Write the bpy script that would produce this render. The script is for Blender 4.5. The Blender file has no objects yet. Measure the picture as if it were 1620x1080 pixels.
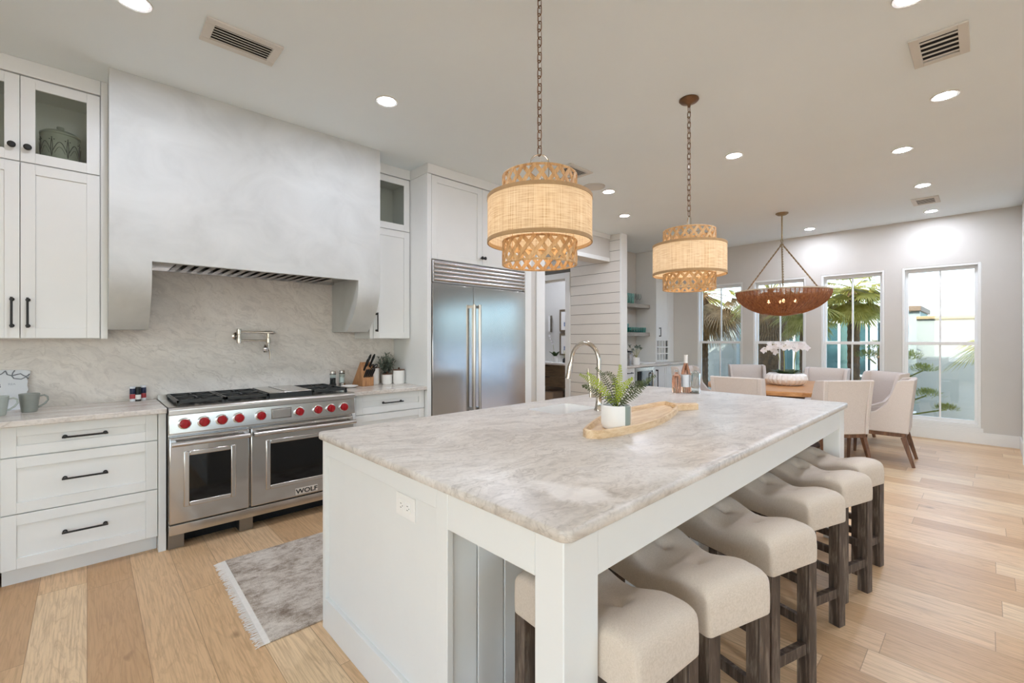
import bpy, bmesh, math, random
from math import sin, cos, pi, sqrt, atan2, radians
from mathutils import Vector, Matrix
from mathutils.geometry import tessellate_polygon
random.seed(7)
SC = bpy.context.scene
COL = SC.collection

# ---------------------------------------------------------------- camera
FPX = 711.0
ang = math.atan2(752.0, FPX)             # heading of the optical axis from +X
cd = bpy.data.cameras.new('camera')
cam = bpy.data.objects.new('camera', cd); COL.objects.link(cam)
cam.location = (0, 0, 1.35)
cam.rotation_euler = (pi/2, 0, ang - pi/2)
cd.sensor_width = 36.0; cd.lens = 36.0*FPX/1620.0
cd.shift_y = -4.5/1620.0
cd.clip_start = 0.05; cd.clip_end = 400
SC.camera = cam

# ---------------------------------------------------------------- world, sun, exposure
w = bpy.data.worlds.new('sky'); SC.world = w; w.use_nodes = True
nt = w.node_tree; bg = nt.nodes['Background']
sky = nt.nodes.new('ShaderNodeTexSky'); sky.sky_type = 'NISHITA'; sky.sun_disc = False
sky.sun_elevation = radians(52); sky.sun_rotation = radians(-80); sky.altitude = 0
sky.air_density = 1.0; sky.dust_density = 2.0; sky.ozone_density = 1.0
nt.links.new(sky.outputs[0], bg.inputs[0]); bg.inputs[1].default_value = 0.27
sd = bpy.data.lights.new('sun', 'SUN'); sd.energy = 1.5; sd.angle = radians(0.6); sd.color = (1.0, 0.95, 0.87)
sun = bpy.data.objects.new('sun', sd); COL.objects.link(sun)
sun.rotation_euler = Vector((1.0, -0.10, -0.87)).to_track_quat('-Z', 'Y').to_euler()
SC.view_settings.view_transform = 'Standard'; SC.view_settings.look = 'None'
SC.view_settings.exposure = 2.24; SC.view_settings.gamma = 1.0
SC.view_settings.use_curve_mapping = False
SC.cycles.max_bounces = 10; SC.cycles.diffuse_bounces = 6; SC.cycles.glossy_bounces = 5
SC.cycles.transmission_bounces = 8; SC.cycles.transparent_max_bounces = 24
SC.cycles.sample_clamp_indirect = 4.0; SC.cycles.caustics_reflective = False; SC.cycles.caustics_refractive = False
CAN_EMIT = 92.0
BULB_EMIT = 6.2

# ---------------------------------------------------------------- materials
def s2l(c):
    return tuple((x/12.92 if x <= .04045 else ((x+.055)/1.055)**2.4) for x in c)
def hx(h):
    h = h.lstrip('#'); return s2l(tuple(int(h[i:i+2], 16)/255 for i in (0, 2, 4))) + (1,)
class NT:
    def __init__(s, name):
        s.m = bpy.data.materials.new(name); s.m.use_nodes = True
        s.t = s.m.node_tree; s.b = s.t.nodes['Principled BSDF']; s.out = s.t.nodes['Material Output']
        s._tc = None
    def n(s, typ, **kw):
        nd = s.t.nodes.new(typ)
        for k, v in kw.items(): setattr(nd, k, v)
        return nd
    def l(s, a, b): s.t.links.new(a, b)
    def val(s, sock, v):
        if isinstance(v, bpy.types.NodeSocket): s.l(v, sock)
        else: sock.default_value = v
    def coord(s):
        if not s._tc: s._tc = s.n('ShaderNodeTexCoord')
        return s._tc.outputs['Object']
    def map(s, sc=(1, 1, 1), rot=(0, 0, 0), loc=(0, 0, 0), src=None):
        m = s.n('ShaderNodeMapping'); s.l(src or s.coord(), m.inputs[0])
        m.inputs['Scale'].default_value = sc; m.inputs['Rotation'].default_value = rot; m.inputs['Location'].default_value = loc
        return m.outputs[0]
    def noise(s, vec, scale=5, detail=4, rough=.55, dist=0):
        n = s.n('ShaderNodeTexNoise'); s.l(vec, n.inputs['Vector'])
        n.inputs['Scale'].default_value = scale; n.inputs['Detail'].default_value = detail
        n.inputs['Roughness'].default_value = rough; n.inputs['Distortion'].default_value = dist
        return n.outputs['Fac']
    def ramp(s, f, stops):
        r = s.n('ShaderNodeValToRGB'); s.l(f, r.inputs[0]); e = r.color_ramp.elements
        while len(e) < len(stops): e.new(.5)
        for i, (p, c) in enumerate(stops): e[i].position = p; e[i].color = c if len(c) == 4 else tuple(c)+(1,)
        return r.outputs[0]
    def math(s, op, a, b=None, c=None):
        m = s.n('ShaderNodeMath', operation=op); s.val(m.inputs[0], a)
        if b is not None: s.val(m.inputs[1], b)
        if c is not None: s.val(m.inputs[2], c)
        return m.outputs[0]
    def mix(s, f, a, b, mode='MIX'):
        m = s.n('ShaderNodeMix', data_type='RGBA', blend_type=mode)
        s.val(m.inputs[0], f); s.val(m.inputs[6], a); s.val(m.inputs[7], b); return m.outputs[2]
    def bump(s, h, strength=.1, dist=.01):
        b = s.n('ShaderNodeBump'); s.l(h, b.inputs['Height']); b.inputs['Strength'].default_value = strength
        b.inputs['Distance'].default_value = dist; s.l(b.outputs[0], s.b.inputs['Normal'])
    def set(s, **kw):
        for k, v in kw.items(): s.val(s.b.inputs[k.replace('_', ' ')], v)
        return s
def paint(name, c, rough=.5, var=.03, scale=6, metal=0, spec=.5, bump=0, bscale=60):
    k = NT(name); c = hx(c)
    f = k.noise(k.coord(), scale, 3)
    lo = tuple(x*(1-var) for x in c[:3])+(1,); hi = tuple(min(1, x*(1+var)) for x in c[:3])+(1,)
    k.set(Base_Color=k.ramp(f, [(.3, lo), (.7, hi)]), Roughness=rough, Metallic=metal)
    k.b.inputs['Specular IOR Level'].default_value = spec
    if bump: k.bump(k.noise(k.coord(), bscale, 2), bump, .002)
    return k.m
def emit(name, c, st):
    k = NT(name); k.set(Base_Color=(1, 1, 1, 1)); k.b.inputs['Emission Color'].default_value = hx(c); k.b.inputs['Emission Strength'].default_value = st
    return k.m
def fabric(name, c, c2, scale=420, bump=.25):
    k = NT(name)
    a = k.noise(k.map((1, .14, 1)), scale*2.6, 2); b = k.noise(k.map((.14, 1, .14)), scale*2.6, 2)
    f = k.math('MULTIPLY', k.math('ADD', a, b), .5)
    k.set(Base_Color=k.ramp(f, [(.40, hx(c2)), (.58, hx(c))]), Roughness=.92); k.b.inputs['Specular IOR Level'].default_value = .15
    k.b.inputs['Sheen Weight'].default_value = .1
    k.bump(f, bump, .0008); return k.m
def wood(name, dark, mid, light, axis='x', sc=1.0, rough=.5, stretch=14):
    k = NT(name)
    s = {'x': (1, stretch, stretch), 'y': (stretch, 1, stretch), 'z': (stretch, stretch, 1)}[axis]
    v = k.map(tuple(q*sc for q in s))
    f1 = k.noise(v, 1.6, 6, .62, .6); f2 = k.noise(k.map(tuple(q*sc*3.2 for q in s)), 2.5, 4, .6)
    f = k.math('ADD', k.math('MULTIPLY', f1, .7), k.math('MULTIPLY', f2, .3))
    k.set(Base_Color=k.ramp(f, [(.34, hx(dark)), (.5, hx(mid)), (.66, hx(light))]), Roughness=rough)
    k.bump(f, .15, .002); return k.m
def metal(name, c, rough=.25, brush=None, amt=.25):
    k = NT(name); k.set(Base_Color=hx(c), Metallic=1.0, Roughness=rough)
    if brush:
        f = k.noise(k.map(brush), 30, 3)
        k.set(Roughness=k.math('ADD', k.math('MULTIPLY', f, amt), rough-amt*.5))
    return k.m
def glassy(name, c, rough=.02, ior=1.45, trans=1.0):
    k = NT(name); k.set(Base_Color=hx(c), Roughness=rough, IOR=ior); k.b.inputs['Transmission Weight'].default_value = trans
    return k.m
def pane_mat(name, tint='#ffffff', refl=.07):
    k = NT(name); tr = k.n('ShaderNodeBsdfTransparent'); tr.inputs[0].default_value = hx(tint)
    gl = k.n('ShaderNodeBsdfGlossy'); gl.inputs['Roughness'].default_value = .01
    mx = k.n('ShaderNodeMixShader'); mx.inputs[0].default_value = refl
    k.l(tr.outputs[0], mx.inputs[1]); k.l(gl.outputs[0], mx.inputs[2]); k.l(mx.outputs[0], k.out.inputs[0]); return k.m
def stone(name, axes='xy', rot=.25, seed=0, rough=.28, contrast=1.0, lift=0.0, patch=None):
    k = NT(name)
    r = (0, 0, rot) if axes == 'xy' else (0, rot, 0)
    base = k.map((1, 1, 1), r, (seed, seed*.7, 0))
    warp = k.n('ShaderNodeTexNoise'); k.l(base, warp.inputs['Vector']); warp.inputs['Scale'].default_value = 2.2; warp.inputs['Detail'].default_value = 4
    sc = k.n('ShaderNodeVectorMath', operation='SCALE'); k.l(warp.outputs['Color'], sc.inputs[0]); sc.inputs['Scale'].default_value = .45
    wv = k.n('ShaderNodeVectorMath', operation='ADD'); k.l(base, wv.inputs[0]); k.l(sc.outputs[0], wv.inputs[1]); W = wv.outputs[0]
    f1 = k.noise(k.map((1.0, 3.4, 3.4), src=W), 1.3, 8, .62, .5)
    f2 = k.noise(k.map((1.6, 7, 7), src=W), 3.2, 7, .68, .6)
    f3 = k.noise(base, 70, 4, .65)
    col = k.ramp(f1, [(.30, hx('#c0b7ad')), (.45, hx('#d2cac0')), (.58, hx('#dcd5cc')), (.74, hx('#e4dfd8'))])
    q = .55*contrast
    col = k.mix(k.ramp(f2, [(.34, (q, q, q, 1)), (.52, (0, 0, 0, 1))]), col, hx('#a79e95'))
    v3 = k.noise(k.map((1.0, 6, 6), src=W), 1.9, 4, .5, .8)
    q = .4*contrast
    col = k.mix(k.ramp(v3, [(.485, (0, 0, 0, 1)), (.5, (q, q, q, 1)), (.52, (0, 0, 0, 1))]), col, hx('#8f8274'))
    v4 = k.noise(k.map((1.3, 2.4, 2.4), loc=(4, 2, 1), src=W), 1.4, 4)
    col = k.mix(k.ramp(v4, [(.55, (0, 0, 0, 1)), (.72, (.6, .6, .6, 1))]), col, hx('#ebe7e2'))
    col = k.mix(k.ramp(f3, [(.32, (.3, .3, .3, 1)), (.5, (0, 0, 0, 1))]), col, hx('#9c948b'))
    if patch:   # a crystalline white inclusion near the slab corner
        cx_, cy_, an_, ra, rb = patch
        pm = k.n('ShaderNodeMapping'); pm.vector_type = 'TEXTURE'; k.l(k.coord(), pm.inputs[0])
        pm.inputs['Location'].default_value = (cx_, cy_, .032); pm.inputs['Rotation'].default_value = (0, 0, an_); pm.inputs['Scale'].default_value = (ra, rb, 1)
        ln_ = k.n('ShaderNodeVectorMath', operation='LENGTH'); k.l(pm.outputs[0], ln_.inputs[0])
        dd = k.math('ADD', ln_.outputs['Value'], k.math('MULTIPLY', k.math('SUBTRACT', k.noise(k.coord(), 9, 5, .65), .5), 2.6))
        col = k.mix(k.ramp(dd, [(.45, (.6, .6, .6, 1)), (1.0, (0, 0, 0, 1))]), col, hx('#f0ece8'))
    if lift: col = k.mix(lift, col, hx('#f4efe8'))
    k.set(Base_Color=col, Roughness=rough)
    return k.m
def oak_floor():
    k = NT('oak_planks'); W, L = .19, 1.9
    sp = k.n('ShaderNodeSeparateXYZ'); k.l(k.coord(), sp.inputs[0])
    x = k.math('DIVIDE', sp.outputs[0], W); row = k.math('FLOOR', x)
    wn = k.n('ShaderNodeTexWhiteNoise', noise_dimensions='1D'); k.l(row, wn.inputs['W'])
    y = k.math('ADD', k.math('DIVIDE', sp.outputs[1], L), k.math('MULTIPLY', wn.outputs[0], 7.3)); cell = k.math('FLOOR', y)
    cb = k.n('ShaderNodeCombineXYZ'); k.l(row, cb.inputs[0]); k.l(cell, cb.inputs[1])
    w2 = k.n('ShaderNodeTexWhiteNoise', noise_dimensions='2D'); k.l(cb.outputs[0], w2.inputs['Vector'])
    rnd = w2.outputs[0]
    fx = k.math('FRACT', x); fy = k.math('FRACT', y)
    ex = k.math('MINIMUM', fx, k.math('SUBTRACT', 1.0, fx)); ey = k.math('MULTIPLY', k.math('MINIMUM', fy, k.math('SUBTRACT', 1.0, fy)), L/W)
    e = k.math('MINIMUM', ex, ey); gap = k.math('LESS_THAN', e, .008)
    off = k.n('ShaderNodeCombineXYZ'); k.l(k.math('MULTIPLY', rnd, 37.0), off.inputs[0]); k.l(k.math('MULTIPLY', rnd, 91.0), off.inputs[1])
    ad = k.n('ShaderNodeVectorMath', operation='ADD'); k.l(k.coord(), ad.inputs[0]); k.l(off.outputs[0], ad.inputs[1])
    g1 = k.noise(k.map((7, .75, 1), src=ad.outputs[0]), 1.5, 5, .55, 1.4)
    g2 = k.noise(k.map((60, 2.2, 1), src=ad.outputs[0]), 2.0, 4, .6, .3)
    rings = k.math('FRACT', k.math('MULTIPLY', g1, 7.0))
    rings = k.math('ABSOLUTE', k.math('SUBTRACT', rings, .5))
    tone = k.ramp(rnd, [(0, hx('#c9a278')), (.35, hx('#d8b387')), (.7, hx('#e3c096')), (1, hx('#edd2aa'))])
    col = k.mix(k.ramp(rings, [(.0, (.26, .26, .26, 1)), (.22, (0, 0, 0, 1))]), tone, hx('#9a7450'))
    col = k.mix(k.ramp(g2, [(.36, (.40, .40, .40, 1)), (.56, (0, 0, 0, 1))]), col, hx('#a5815d'))
    kn = k.noise(k.map((5.5, 1.5, 1), src=ad.outputs[0]), 1.6, 2, .5, .4)
    col = k.mix(k.ramp(kn, [(.70, (0, 0, 0, 1)), (.79, (.85, .85, .85, 1))]), col, hx('#6a4a32'))
    col = k.mix(k.math('MULTIPLY', gap, .55), col, hx('#7d5f42'))
    k.set(Base_Color=col, Roughness=k.math('ADD', .32, k.math('MULTIPLY', g2, .16)))
    k.bump(k.math('SUBTRACT', k.math('MULTIPLY', g2, .3), gap), .12, .002); return k.m
def plaster():
    k = NT('hood_plaster'); f = k.noise(k.map((1, 1, 1.2)), 2.6, 6, .6, .8)
    k.set(Base_Color=k.ramp(f, [(.32, hx('#bec0bd')), (.5, hx('#c7c9c6')), (.68, hx('#cdcfcc'))]), Roughness=.7)
    k.bump(f, .06, .01); return k.m
def raffia():
    k = NT('raffia_cloth')
    sp = k.n('ShaderNodeSeparateXYZ'); k.l(k.coord(), sp.inputs[0])
    a = k.math('ARCTAN2', sp.outputs[1], sp.outputs[0])
    cb = k.n('ShaderNodeCombineXYZ'); k.l(a, cb.inputs[0]); k.l(sp.outputs[2], cb.inputs[1])
    n1 = k.noise(k.map((3, 260, 1), src=cb.outputs[0]), 1, 3); n2 = k.noise(k.map((90, 4, 1), src=cb.outputs[0]), 1, 3)
    f = k.math('MULTIPLY', k.math('ADD', n1, n2), .5)
    col = k.ramp(f, [(.36, hx('#c9ad86')), (.5, hx('#ead8b8')), (.62, hx('#f5e9d2'))])
    d = k.n('ShaderNodeBsdfDiffuse'); k.l(col, d.inputs[0]); t = k.n('ShaderNodeBsdfTranslucent'); k.l(col, t.inputs[0])
    m = k.n('ShaderNodeMixShader'); m.inputs[0].default_value = .40; k.l(d.outputs[0], m.inputs[1]); k.l(t.outputs[0], m.inputs[2])
    k.l(m.outputs[0], k.out.inputs[0]); return k.m
def leafmat(name, a, b, tr=.35):
    k = NT(name); f = k.noise(k.coord(), 14, 3); col = k.ramp(f, [(.3, hx(a)), (.7, hx(b))])
    d = k.n('ShaderNodeBsdfPrincipled'); k.l(col, d.inputs['Base Color']); d.inputs['Roughness'].default_value = .5
    t = k.n('ShaderNodeBsdfTranslucent'); k.l(col, t.inputs[0]); m = k.n('ShaderNodeMixShader'); m.inputs[0].default_value = tr
    k.l(d.outputs[0], m.inputs[1]); k.l(t.outputs[0], m.inputs[2]); k.l(m.outputs[0], k.out.inputs[0]); return k.m
def rugmat():
    k = NT('rug_pile'); f = k.noise(k.map((1.2, 1.7, 1)), 5.0, 5, .65); f2 = k.noise(k.map((1.5, 2.4, 1)), 18, 4, .7); g = k.noise(k.coord(), 230, 2); h = k.noise(k.map((5, 40, 1)), 6, 4, .7)
    ff = k.math('ADD', k.math('ADD', k.math('MULTIPLY', f, .46), k.math('MULTIPLY', f2, .22)), k.math('ADD', k.math('MULTIPLY', g, .20), k.math('MULTIPLY', h, .12)))
    k.set(Base_Color=k.ramp(ff, [(.40, hx('#8a7b6c')), (.47, hx('#b3a698')), (.53, hx('#cfc5b8')), (.60, hx('#ded6ca'))]), Roughness=1.0)
    k.b.inputs['Specular IOR Level'].default_value = .05; k.bump(k.math('ADD', g, h), .6, .004); return k.m

M = {}
PATCH = (-1.29, -.62, .15, .075, .15)
M['wall'] = paint('wall_paint', '#cdcac3', .6, .01)
M['ceil'] = paint('ceiling_paint', '#e8f0f2', .75, .012, 1.2)
M['white'] = paint('cabinet_paint', '#e5e6e3', .38, .01)
M['trimw'] = paint('trim_paint', '#e6e7e4', .4, .01)
M['shiplap'] = paint('shiplap_paint', '#dcd8d0', .45, .012)
M['gapdark'] = paint('shadow_gap', '#6a665f', .8, .01)
M['plaster'] = plaster(); M['floor'] = oak_floor()
M['stone'] = stone('quartzite_top', 'xy', .22, 0, .34, 1.0, 0, PATCH); M['stonew'] = stone('quartzite_splash', 'xz', -.5, 3.1, .3, 1.75, .50); M['stonec'] = stone('quartzite_counter', 'xy', .1, 6.3, .25, .8)
M['steel'] = metal('stainless', '#cfccc8', .24, (1, 90, 90), .12)
M['steelv'] = metal('stainless_door', '#c9c6c2', .16, (40, 40, 1.0), .07)
M['steeld'] = metal('steel_dark', '#8f8b85', .35)
M['nickel'] = metal('polished_nickel', '#c9c1b5', .16)
M['chrome'] = metal('chrome', '#dddddd', .07)
M['bronze'] = paint('aged_bronze', '#7a5c43', .38, .18, 25, .85)
M['brasschain'] = paint('antique_gold', '#9b8a6c', .4, .12, 30, .7)
M['black'] = paint('matte_black', '#161513', .45, .05)
M['blackgl'] = paint('oven_glass', '#060606', .05, .02)
M['iron'] = paint('cast_iron', '#343534', .38, .15, 40, .2, bump=.1)
M['red'] = paint('red_knob', '#a1151c', .25, .05)
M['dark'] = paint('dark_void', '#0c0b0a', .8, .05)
M['linen'] = fabric('stool_linen', '#d6c9ba', '#c7b9a8')
M['chairf'] = fabric('chair_linen', '#d8cec6', '#c8bdb4', 380, .15)
M['legd'] = wood('weathered_wood', '#33271e', '#54453a', '#8a7b6b', 'z', 2.2, .6, 10)
M['walnut'] = wood('walnut', '#4a3122', '#6a4832', '#8a6447', 'z', 2.0, .45, 10)
M['tablew'] = wood('table_oak', '#a8713f', '#c28a54', '#d3a06c', 'y', 1.3, .35, 12)
M['tray'] = wood('tray_wood', '#c7a37a', '#e0c29a', '#edd7b7', 'x', 3.0, .5, 9)
M['block'] = wood('block_wood', '#8f5f3a', '#b27f52', '#c99a6a', 'z', 4.0, .45, 8)
M['brownw'] = wood('vanity_wood', '#5a4d40', '#74644f', '#86745e', 'y', 2, .5, 12)
M['greyshelf'] = wood('grey_shelf_wood', '#7d766d', '#968f86', '#aaa39a', 'x', 2, .5, 12)
M['raffia'] = raffia()
M['cane'] = wood('pendant_cane', '#a97f52', '#cfa877', '#e3c69a', 'z', 6, .55, 4)
M['canetrim'] = paint('shade_trim', '#b3946c', .7, .06, 40)
M['shadein'] = paint('shade_lining', '#f6eee0', .8, .01)
M['wicker'] = wood('brown_wicker', '#6a3d22', '#98603a', '#b98355', 'z', 8, .5, 3)
M['wickrim'] = paint('bowl_rim', '#bfae95', .5, .05)
M['can'] = emit('downlight_lens', '#e8eeff', CAN_EMIT)
M['bulb'] = emit('warm_bulb', '#ffe6c8', BULB_EMIT)
M['bulb2'] = emit('candle_bulb', '#ffc98a', 14.0)
M['ceram'] = paint('white_ceramic', '#f0eeea', .22, .01)
M['vent'] = paint('vent_paint', '#d3cfc6', .5, .01)
M['ventback'] = paint('duct_dark', '#2a2826', .9, .05)
M['pane'] = pane_mat('window_glass', '#f3f8f8', .05); M['cabglass'] = pane_mat('cabinet_glass', '#eceeea', .05)
M['plast'] = paint('white_plastic', '#efeeea', .3, .005)
M['pal_g'] = leafmat('palm_green', '#94933a', '#cdbf6c', .5); M['pal_b'] = leafmat('palm_dry', '#8a6a42', '#b8966a', .4)
M['trunk'] = wood('palm_trunk', '#3f2d1c', '#6b4e30', '#8d6d47', 'z', 3, .9, 3)
M['pine'] = leafmat('pine_green', '#7d8638', '#a8a856', .4)
M['fern'] = leafmat('fern_bright', '#8fa81e', '#b8c63c', .4); M['fernd'] = leafmat('fern_dark', '#3f4a2c', '#66703f', .3)
M['orch'] = leafmat('orchid_petal', '#f2eef0', '#ffffff', .3); M['orchl'] = leafmat('orchid_leaf', '#24361c', '#41552a', .2)
M['stem'] = paint('stem_green', '#9a9a58', .6, .1, 30)
M['sage'] = leafmat('grey_green_leaf', '#657063', '#98a293', .2)
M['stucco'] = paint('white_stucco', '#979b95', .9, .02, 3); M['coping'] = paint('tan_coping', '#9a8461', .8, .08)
M['paving'] = paint('pale_paving', '#c9c3b6', .9, .08, 2); M['teal'] = paint('teal_siding', '#46645f', .6, .08, 3)
M['rosein'] = glassy('rose_wine', '#fbc9b0', .02, 1.33); M['glass'] = glassy('clear_glass', '#f6fbfa', .01, 1.2); M['tealgl'] = pane_mat('teal_glass', '#c2ebe9', .12)
M['housegl'] = paint('teal_window_glass', '#39575a', .1, .1, 3); M['rug'] = rugmat(); M['fringe'] = paint('rug_fringe', '#e6e1d8', .95, .04, 60)

# ---------------------------------------------------------------- mesh helper
class MB:
    def __init__(s): s.bm = bmesh.new()
    def _face(s, vs):
        try: return s.bm.faces.new(vs)
        except ValueError: return None
    def box(s, x0, x1, y0, y1, z0, z1):
        v = [s.bm.verts.new(p) for p in ((x0,y0,z0),(x1,y0,z0),(x1,y1,z0),(x0,y1,z0),(x0,y0,z1),(x1,y0,z1),(x1,y1,z1),(x0,y1,z1))]
        for f in ((3,2,1,0),(4,5,6,7),(0,1,5,4),(1,2,6,5),(2,3,7,6),(3,0,4,7)): s._face([v[i] for i in f])
        return s
    def hexa(s, pts):
        v = [s.bm.verts.new(p) for p in pts]
        for f in ((3,2,1,0),(4,5,6,7),(0,1,5,4),(1,2,6,5),(2,3,7,6),(3,0,4,7)): s._face([v[i] for i in f])
        return s
    def bar(s, p0, p1, a, b, a1=None, b1=None, up=(0,0,1)):
        p0 = Vector(p0); p1 = Vector(p1); d = (p1-p0).normalized(); u = Vector(up)
        if abs(d.dot(u)) > .95: u = Vector((1,0,0))
        sx = d.cross(u).normalized(); sy = sx.cross(d).normalized()
        a1 = a if a1 is None else a1; b1 = b if b1 is None else b1
        q = []
        for p, aa, bb in ((p0,a,b),(p1,a1,b1)):
            q += [p-sx*aa/2-sy*bb/2, p+sx*aa/2-sy*bb/2, p+sx*aa/2+sy*bb/2, p-sx*aa/2+sy*bb/2]
        return s.hexa(q)
    def tube(s, pts, r, seg=8, closed=False, caps=True):
        P = [Vector(p) for p in pts]; n = len(P); rings = []
        rr = r if isinstance(r, (list, tuple)) else [r]*n
        prev = None
        for i in range(n):
            if closed: d = P[(i+1) % n]-P[i-1]
            else: d = P[min(i+1,n-1)]-P[max(i-1,0)]
            d.normalize()
            if prev is None:
                u = Vector((0,0,1)) if abs(d.z) < .9 else Vector((1,0,0))
                a = d.cross(u).normalized()
            else:
                a = (prev-d*prev.dot(d)); a = a.normalized() if a.length > 1e-6 else d.orthogonal().normalized()
            prev = a; b = d.cross(a)
            rings.append([s.bm.verts.new(P[i]+(a*cos(2*pi*k/seg)+b*sin(2*pi*k/seg))*rr[i]) for k in range(seg)])
        for i in range(n if closed else n-1):
            A = rings[i]; B = rings[(i+1) % n]
            for k in range(seg): s._face([A[k], A[(k+1)%seg], B[(k+1)%seg], B[k]])
        if caps and not closed:
            s._face(rings[0][::-1]); s._face(rings[-1])
        return s
    def cyl(s, p0, p1, r0, r1=None, seg=24): return s.tube([p0, p1], [r0, r0 if r1 is None else r1], seg)
    def lathe(s, prof, c=(0,0,0), seg=32, mod=None, ax='z'):
        rings = []
        for (r, z) in prof:
            ring = []
            for k in range(seg):
                a = 2*pi*k/seg; q = r*(mod(a, z) if mod else 1)
                p = (q*cos(a), q*sin(a), z)
                if ax == 'y': p = (p[0], -p[2], p[1])
                if ax == 'x': p = (-p[2], p[0], p[1])
                ring.append(s.bm.verts.new((c[0]+p[0], c[1]+p[1], c[2]+p[2])))
            rings.append(ring)
        for A, B in zip(rings, rings[1:]):
            for k in range(seg): s._face([A[k], A[(k+1)%seg], B[(k+1)%seg], B[k]])
        if prof[0][0] > 1e-5: s._face(rings[0][::-1])
        if prof[-1][0] > 1e-5: s._face(rings[-1])
        return s
    def ribbon(s, pts, nrm, wd, th):
        P = [Vector(p) for p in pts]; Nn = [Vector(q).normalized() for q in nrm]; n = len(P); rings = []
        for i in range(n):
            d = (P[min(i+1,n-1)]-P[max(i-1,0)]).normalized(); b = d.cross(Nn[i]).normalized(); ww = wd[i] if isinstance(wd, list) else wd
            rings.append([s.bm.verts.new(P[i]+b*x*ww/2+Nn[i]*y*th/2) for x, y in ((-1,-1),(1,-1),(1,1),(-1,1))])
        for A, B in zip(rings, rings[1:]):
            for k in range(4): s._face([A[k], A[(k+1)%4], B[(k+1)%4], B[k]])
        s._face(rings[0][::-1]); s._face(rings[-1]); return s
    def prism(s, poly, z0, z1, ax='z'):
        def P(a, b, c):
            return {'z': (a,b,c), 'x': (c,a,b), 'y': (a,c,b)}[ax]
        A = [s.bm.verts.new(P(a,b,z0)) for a, b in poly]; B = [s.bm.verts.new(P(a,b,z1)) for a, b in poly]
        for t in tessellate_polygon([[Vector((a,b,0)) for a, b in poly]]):
            s._face([A[t[0]],A[t[1]],A[t[2]]]); s._face([B[t[2]],B[t[1]],B[t[0]]])
        n = len(poly)
        for i in range(n): s._face([A[i],A[(i+1)%n],B[(i+1)%n],B[i]])
        return s
    def loops(s, rings, holes=None, cap=True):
        R = [[s.bm.verts.new(p) for p in r] for r in rings]; n = len(R[0])
        for A, B in zip(R, R[1:]):
            for i in range(n): s._face([A[i],A[(i+1)%n],B[(i+1)%n],B[i]])
        return R
    def quad(s, a, b, c, d): s._face([s.bm.verts.new(p) for p in (a,b,c,d)]); return s
    def tri(s, a, b, c): s._face([s.bm.verts.new(p) for p in (a,b,c)]); return s
    def leaf(s, p, d, nrm, L, W, droop=0, seg=3):
        p = Vector(p); d = Vector(d).normalized(); nrm = Vector(nrm); b = d.cross(nrm)
        b = b.normalized() if b.length > 1e-4 else d.orthogonal().normalized()
        prev = None
        for i in range(seg+1):
            t = i/seg; ww = W*sin(pi*min(1, .12+.88*t))**.8*.5 if i < seg else 0
            q = p+d*L*t+Vector((0,0,-droop*L*t*t))
            if i == seg: cur = [s.bm.verts.new(q)]
            else: cur = [s.bm.verts.new(q-b*ww), s.bm.verts.new(q+b*ww)]
            if prev:
                s._face([prev[0], prev[1]]+cur[::-1]) if len(cur) == 2 else s._face([prev[0], prev[1], cur[0]])
            prev = cur
        return s
    def shaker(s, x0, x1, z0, z1, y, th=.02, rail=.06, rec=.008, hole=False):
        """door lying in an XZ plane, its face at y looking to -Y"""
        s.box(x0, x0+rail, y, y+th, z0, z1); s.box(x1-rail, x1, y, y+th, z0, z1)
        s.box(x0+rail, x1-rail, y, y+th, z0, z0+rail); s.box(x0+rail, x1-rail, y, y+th, z1-rail, z1)
        if not hole: s.box(x0+rail, x1-rail, y+rec, y+th-.002, z0+rail, z1-rail)
        return s
    def handle(s, p0, p1, n, r=.0055, off=.03, ov=.012):
        p0 = Vector(p0); p1 = Vector(p1); n = Vector(n)*off; d = (p1-p0).normalized()
        s.tube([p0+n-d*ov, p1+n+d*ov], r, 8)
        s.cyl(p0, p0+n, r*1.1, seg=8); s.cyl(p1, p1+n, r*1.1, seg=8)
        for p in (p0, p1): s.cyl(p, p+n*.12, r*2, seg=10)
        return s

ROOTLOC = {}
def tag(o, label, cat, group=None):
    o['label'] = label; o['category'] = cat
    if group: o['group'] = group
    return o
def thing(name, label, cat, loc=(0,0,0), rotz=0, group=None):
    o = bpy.data.objects.new(name, None); COL.objects.link(o); o.empty_display_size = .1
    o.location = loc; o.rotation_euler = (0,0,rotz); ROOTLOC[o] = Vector(loc)
    return tag(o, label, cat, group)
def mk(name, mb, mat, off=None, smooth=True, bevel=0, seg=2, ang=35):
    if off is not None:
        bmesh.ops.translate(mb.bm, verts=mb.bm.verts, vec=-Vector(off))
    bmesh.ops.recalc_face_normals(mb.bm, faces=mb.bm.faces)
    me = bpy.data.meshes.new(name); mb.bm.to_mesh(me); mb.bm.free()
    me.materials.append(mat)
    if smooth:
        me.polygons.foreach_set('use_smooth', [True]*len(me.polygons)); me.set_sharp_from_angle(angle=radians(ang))
    o = bpy.data.objects.new(name, me); COL.objects.link(o)
    if bevel:
        b = o.modifiers.new('bevel', 'BEVEL'); b.width = bevel; b.segments = seg; b.limit_method = 'ANGLE'; b.angle_limit = radians(40); b.harden_normals = False
    return o
def rootof(o):
    while o.parent: o = o.parent
    return o
def part(parent, name, mb, mat, world=True, **kw):
    """world: mesh coordinates are world ones, shifted to the thing's base; else local to the thing"""
    off = ROOTLOC.get(rootof(parent), Vector()) if world else None
    o = mk(name, mb, mat, off, **kw); o.parent = parent; return o
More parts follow.
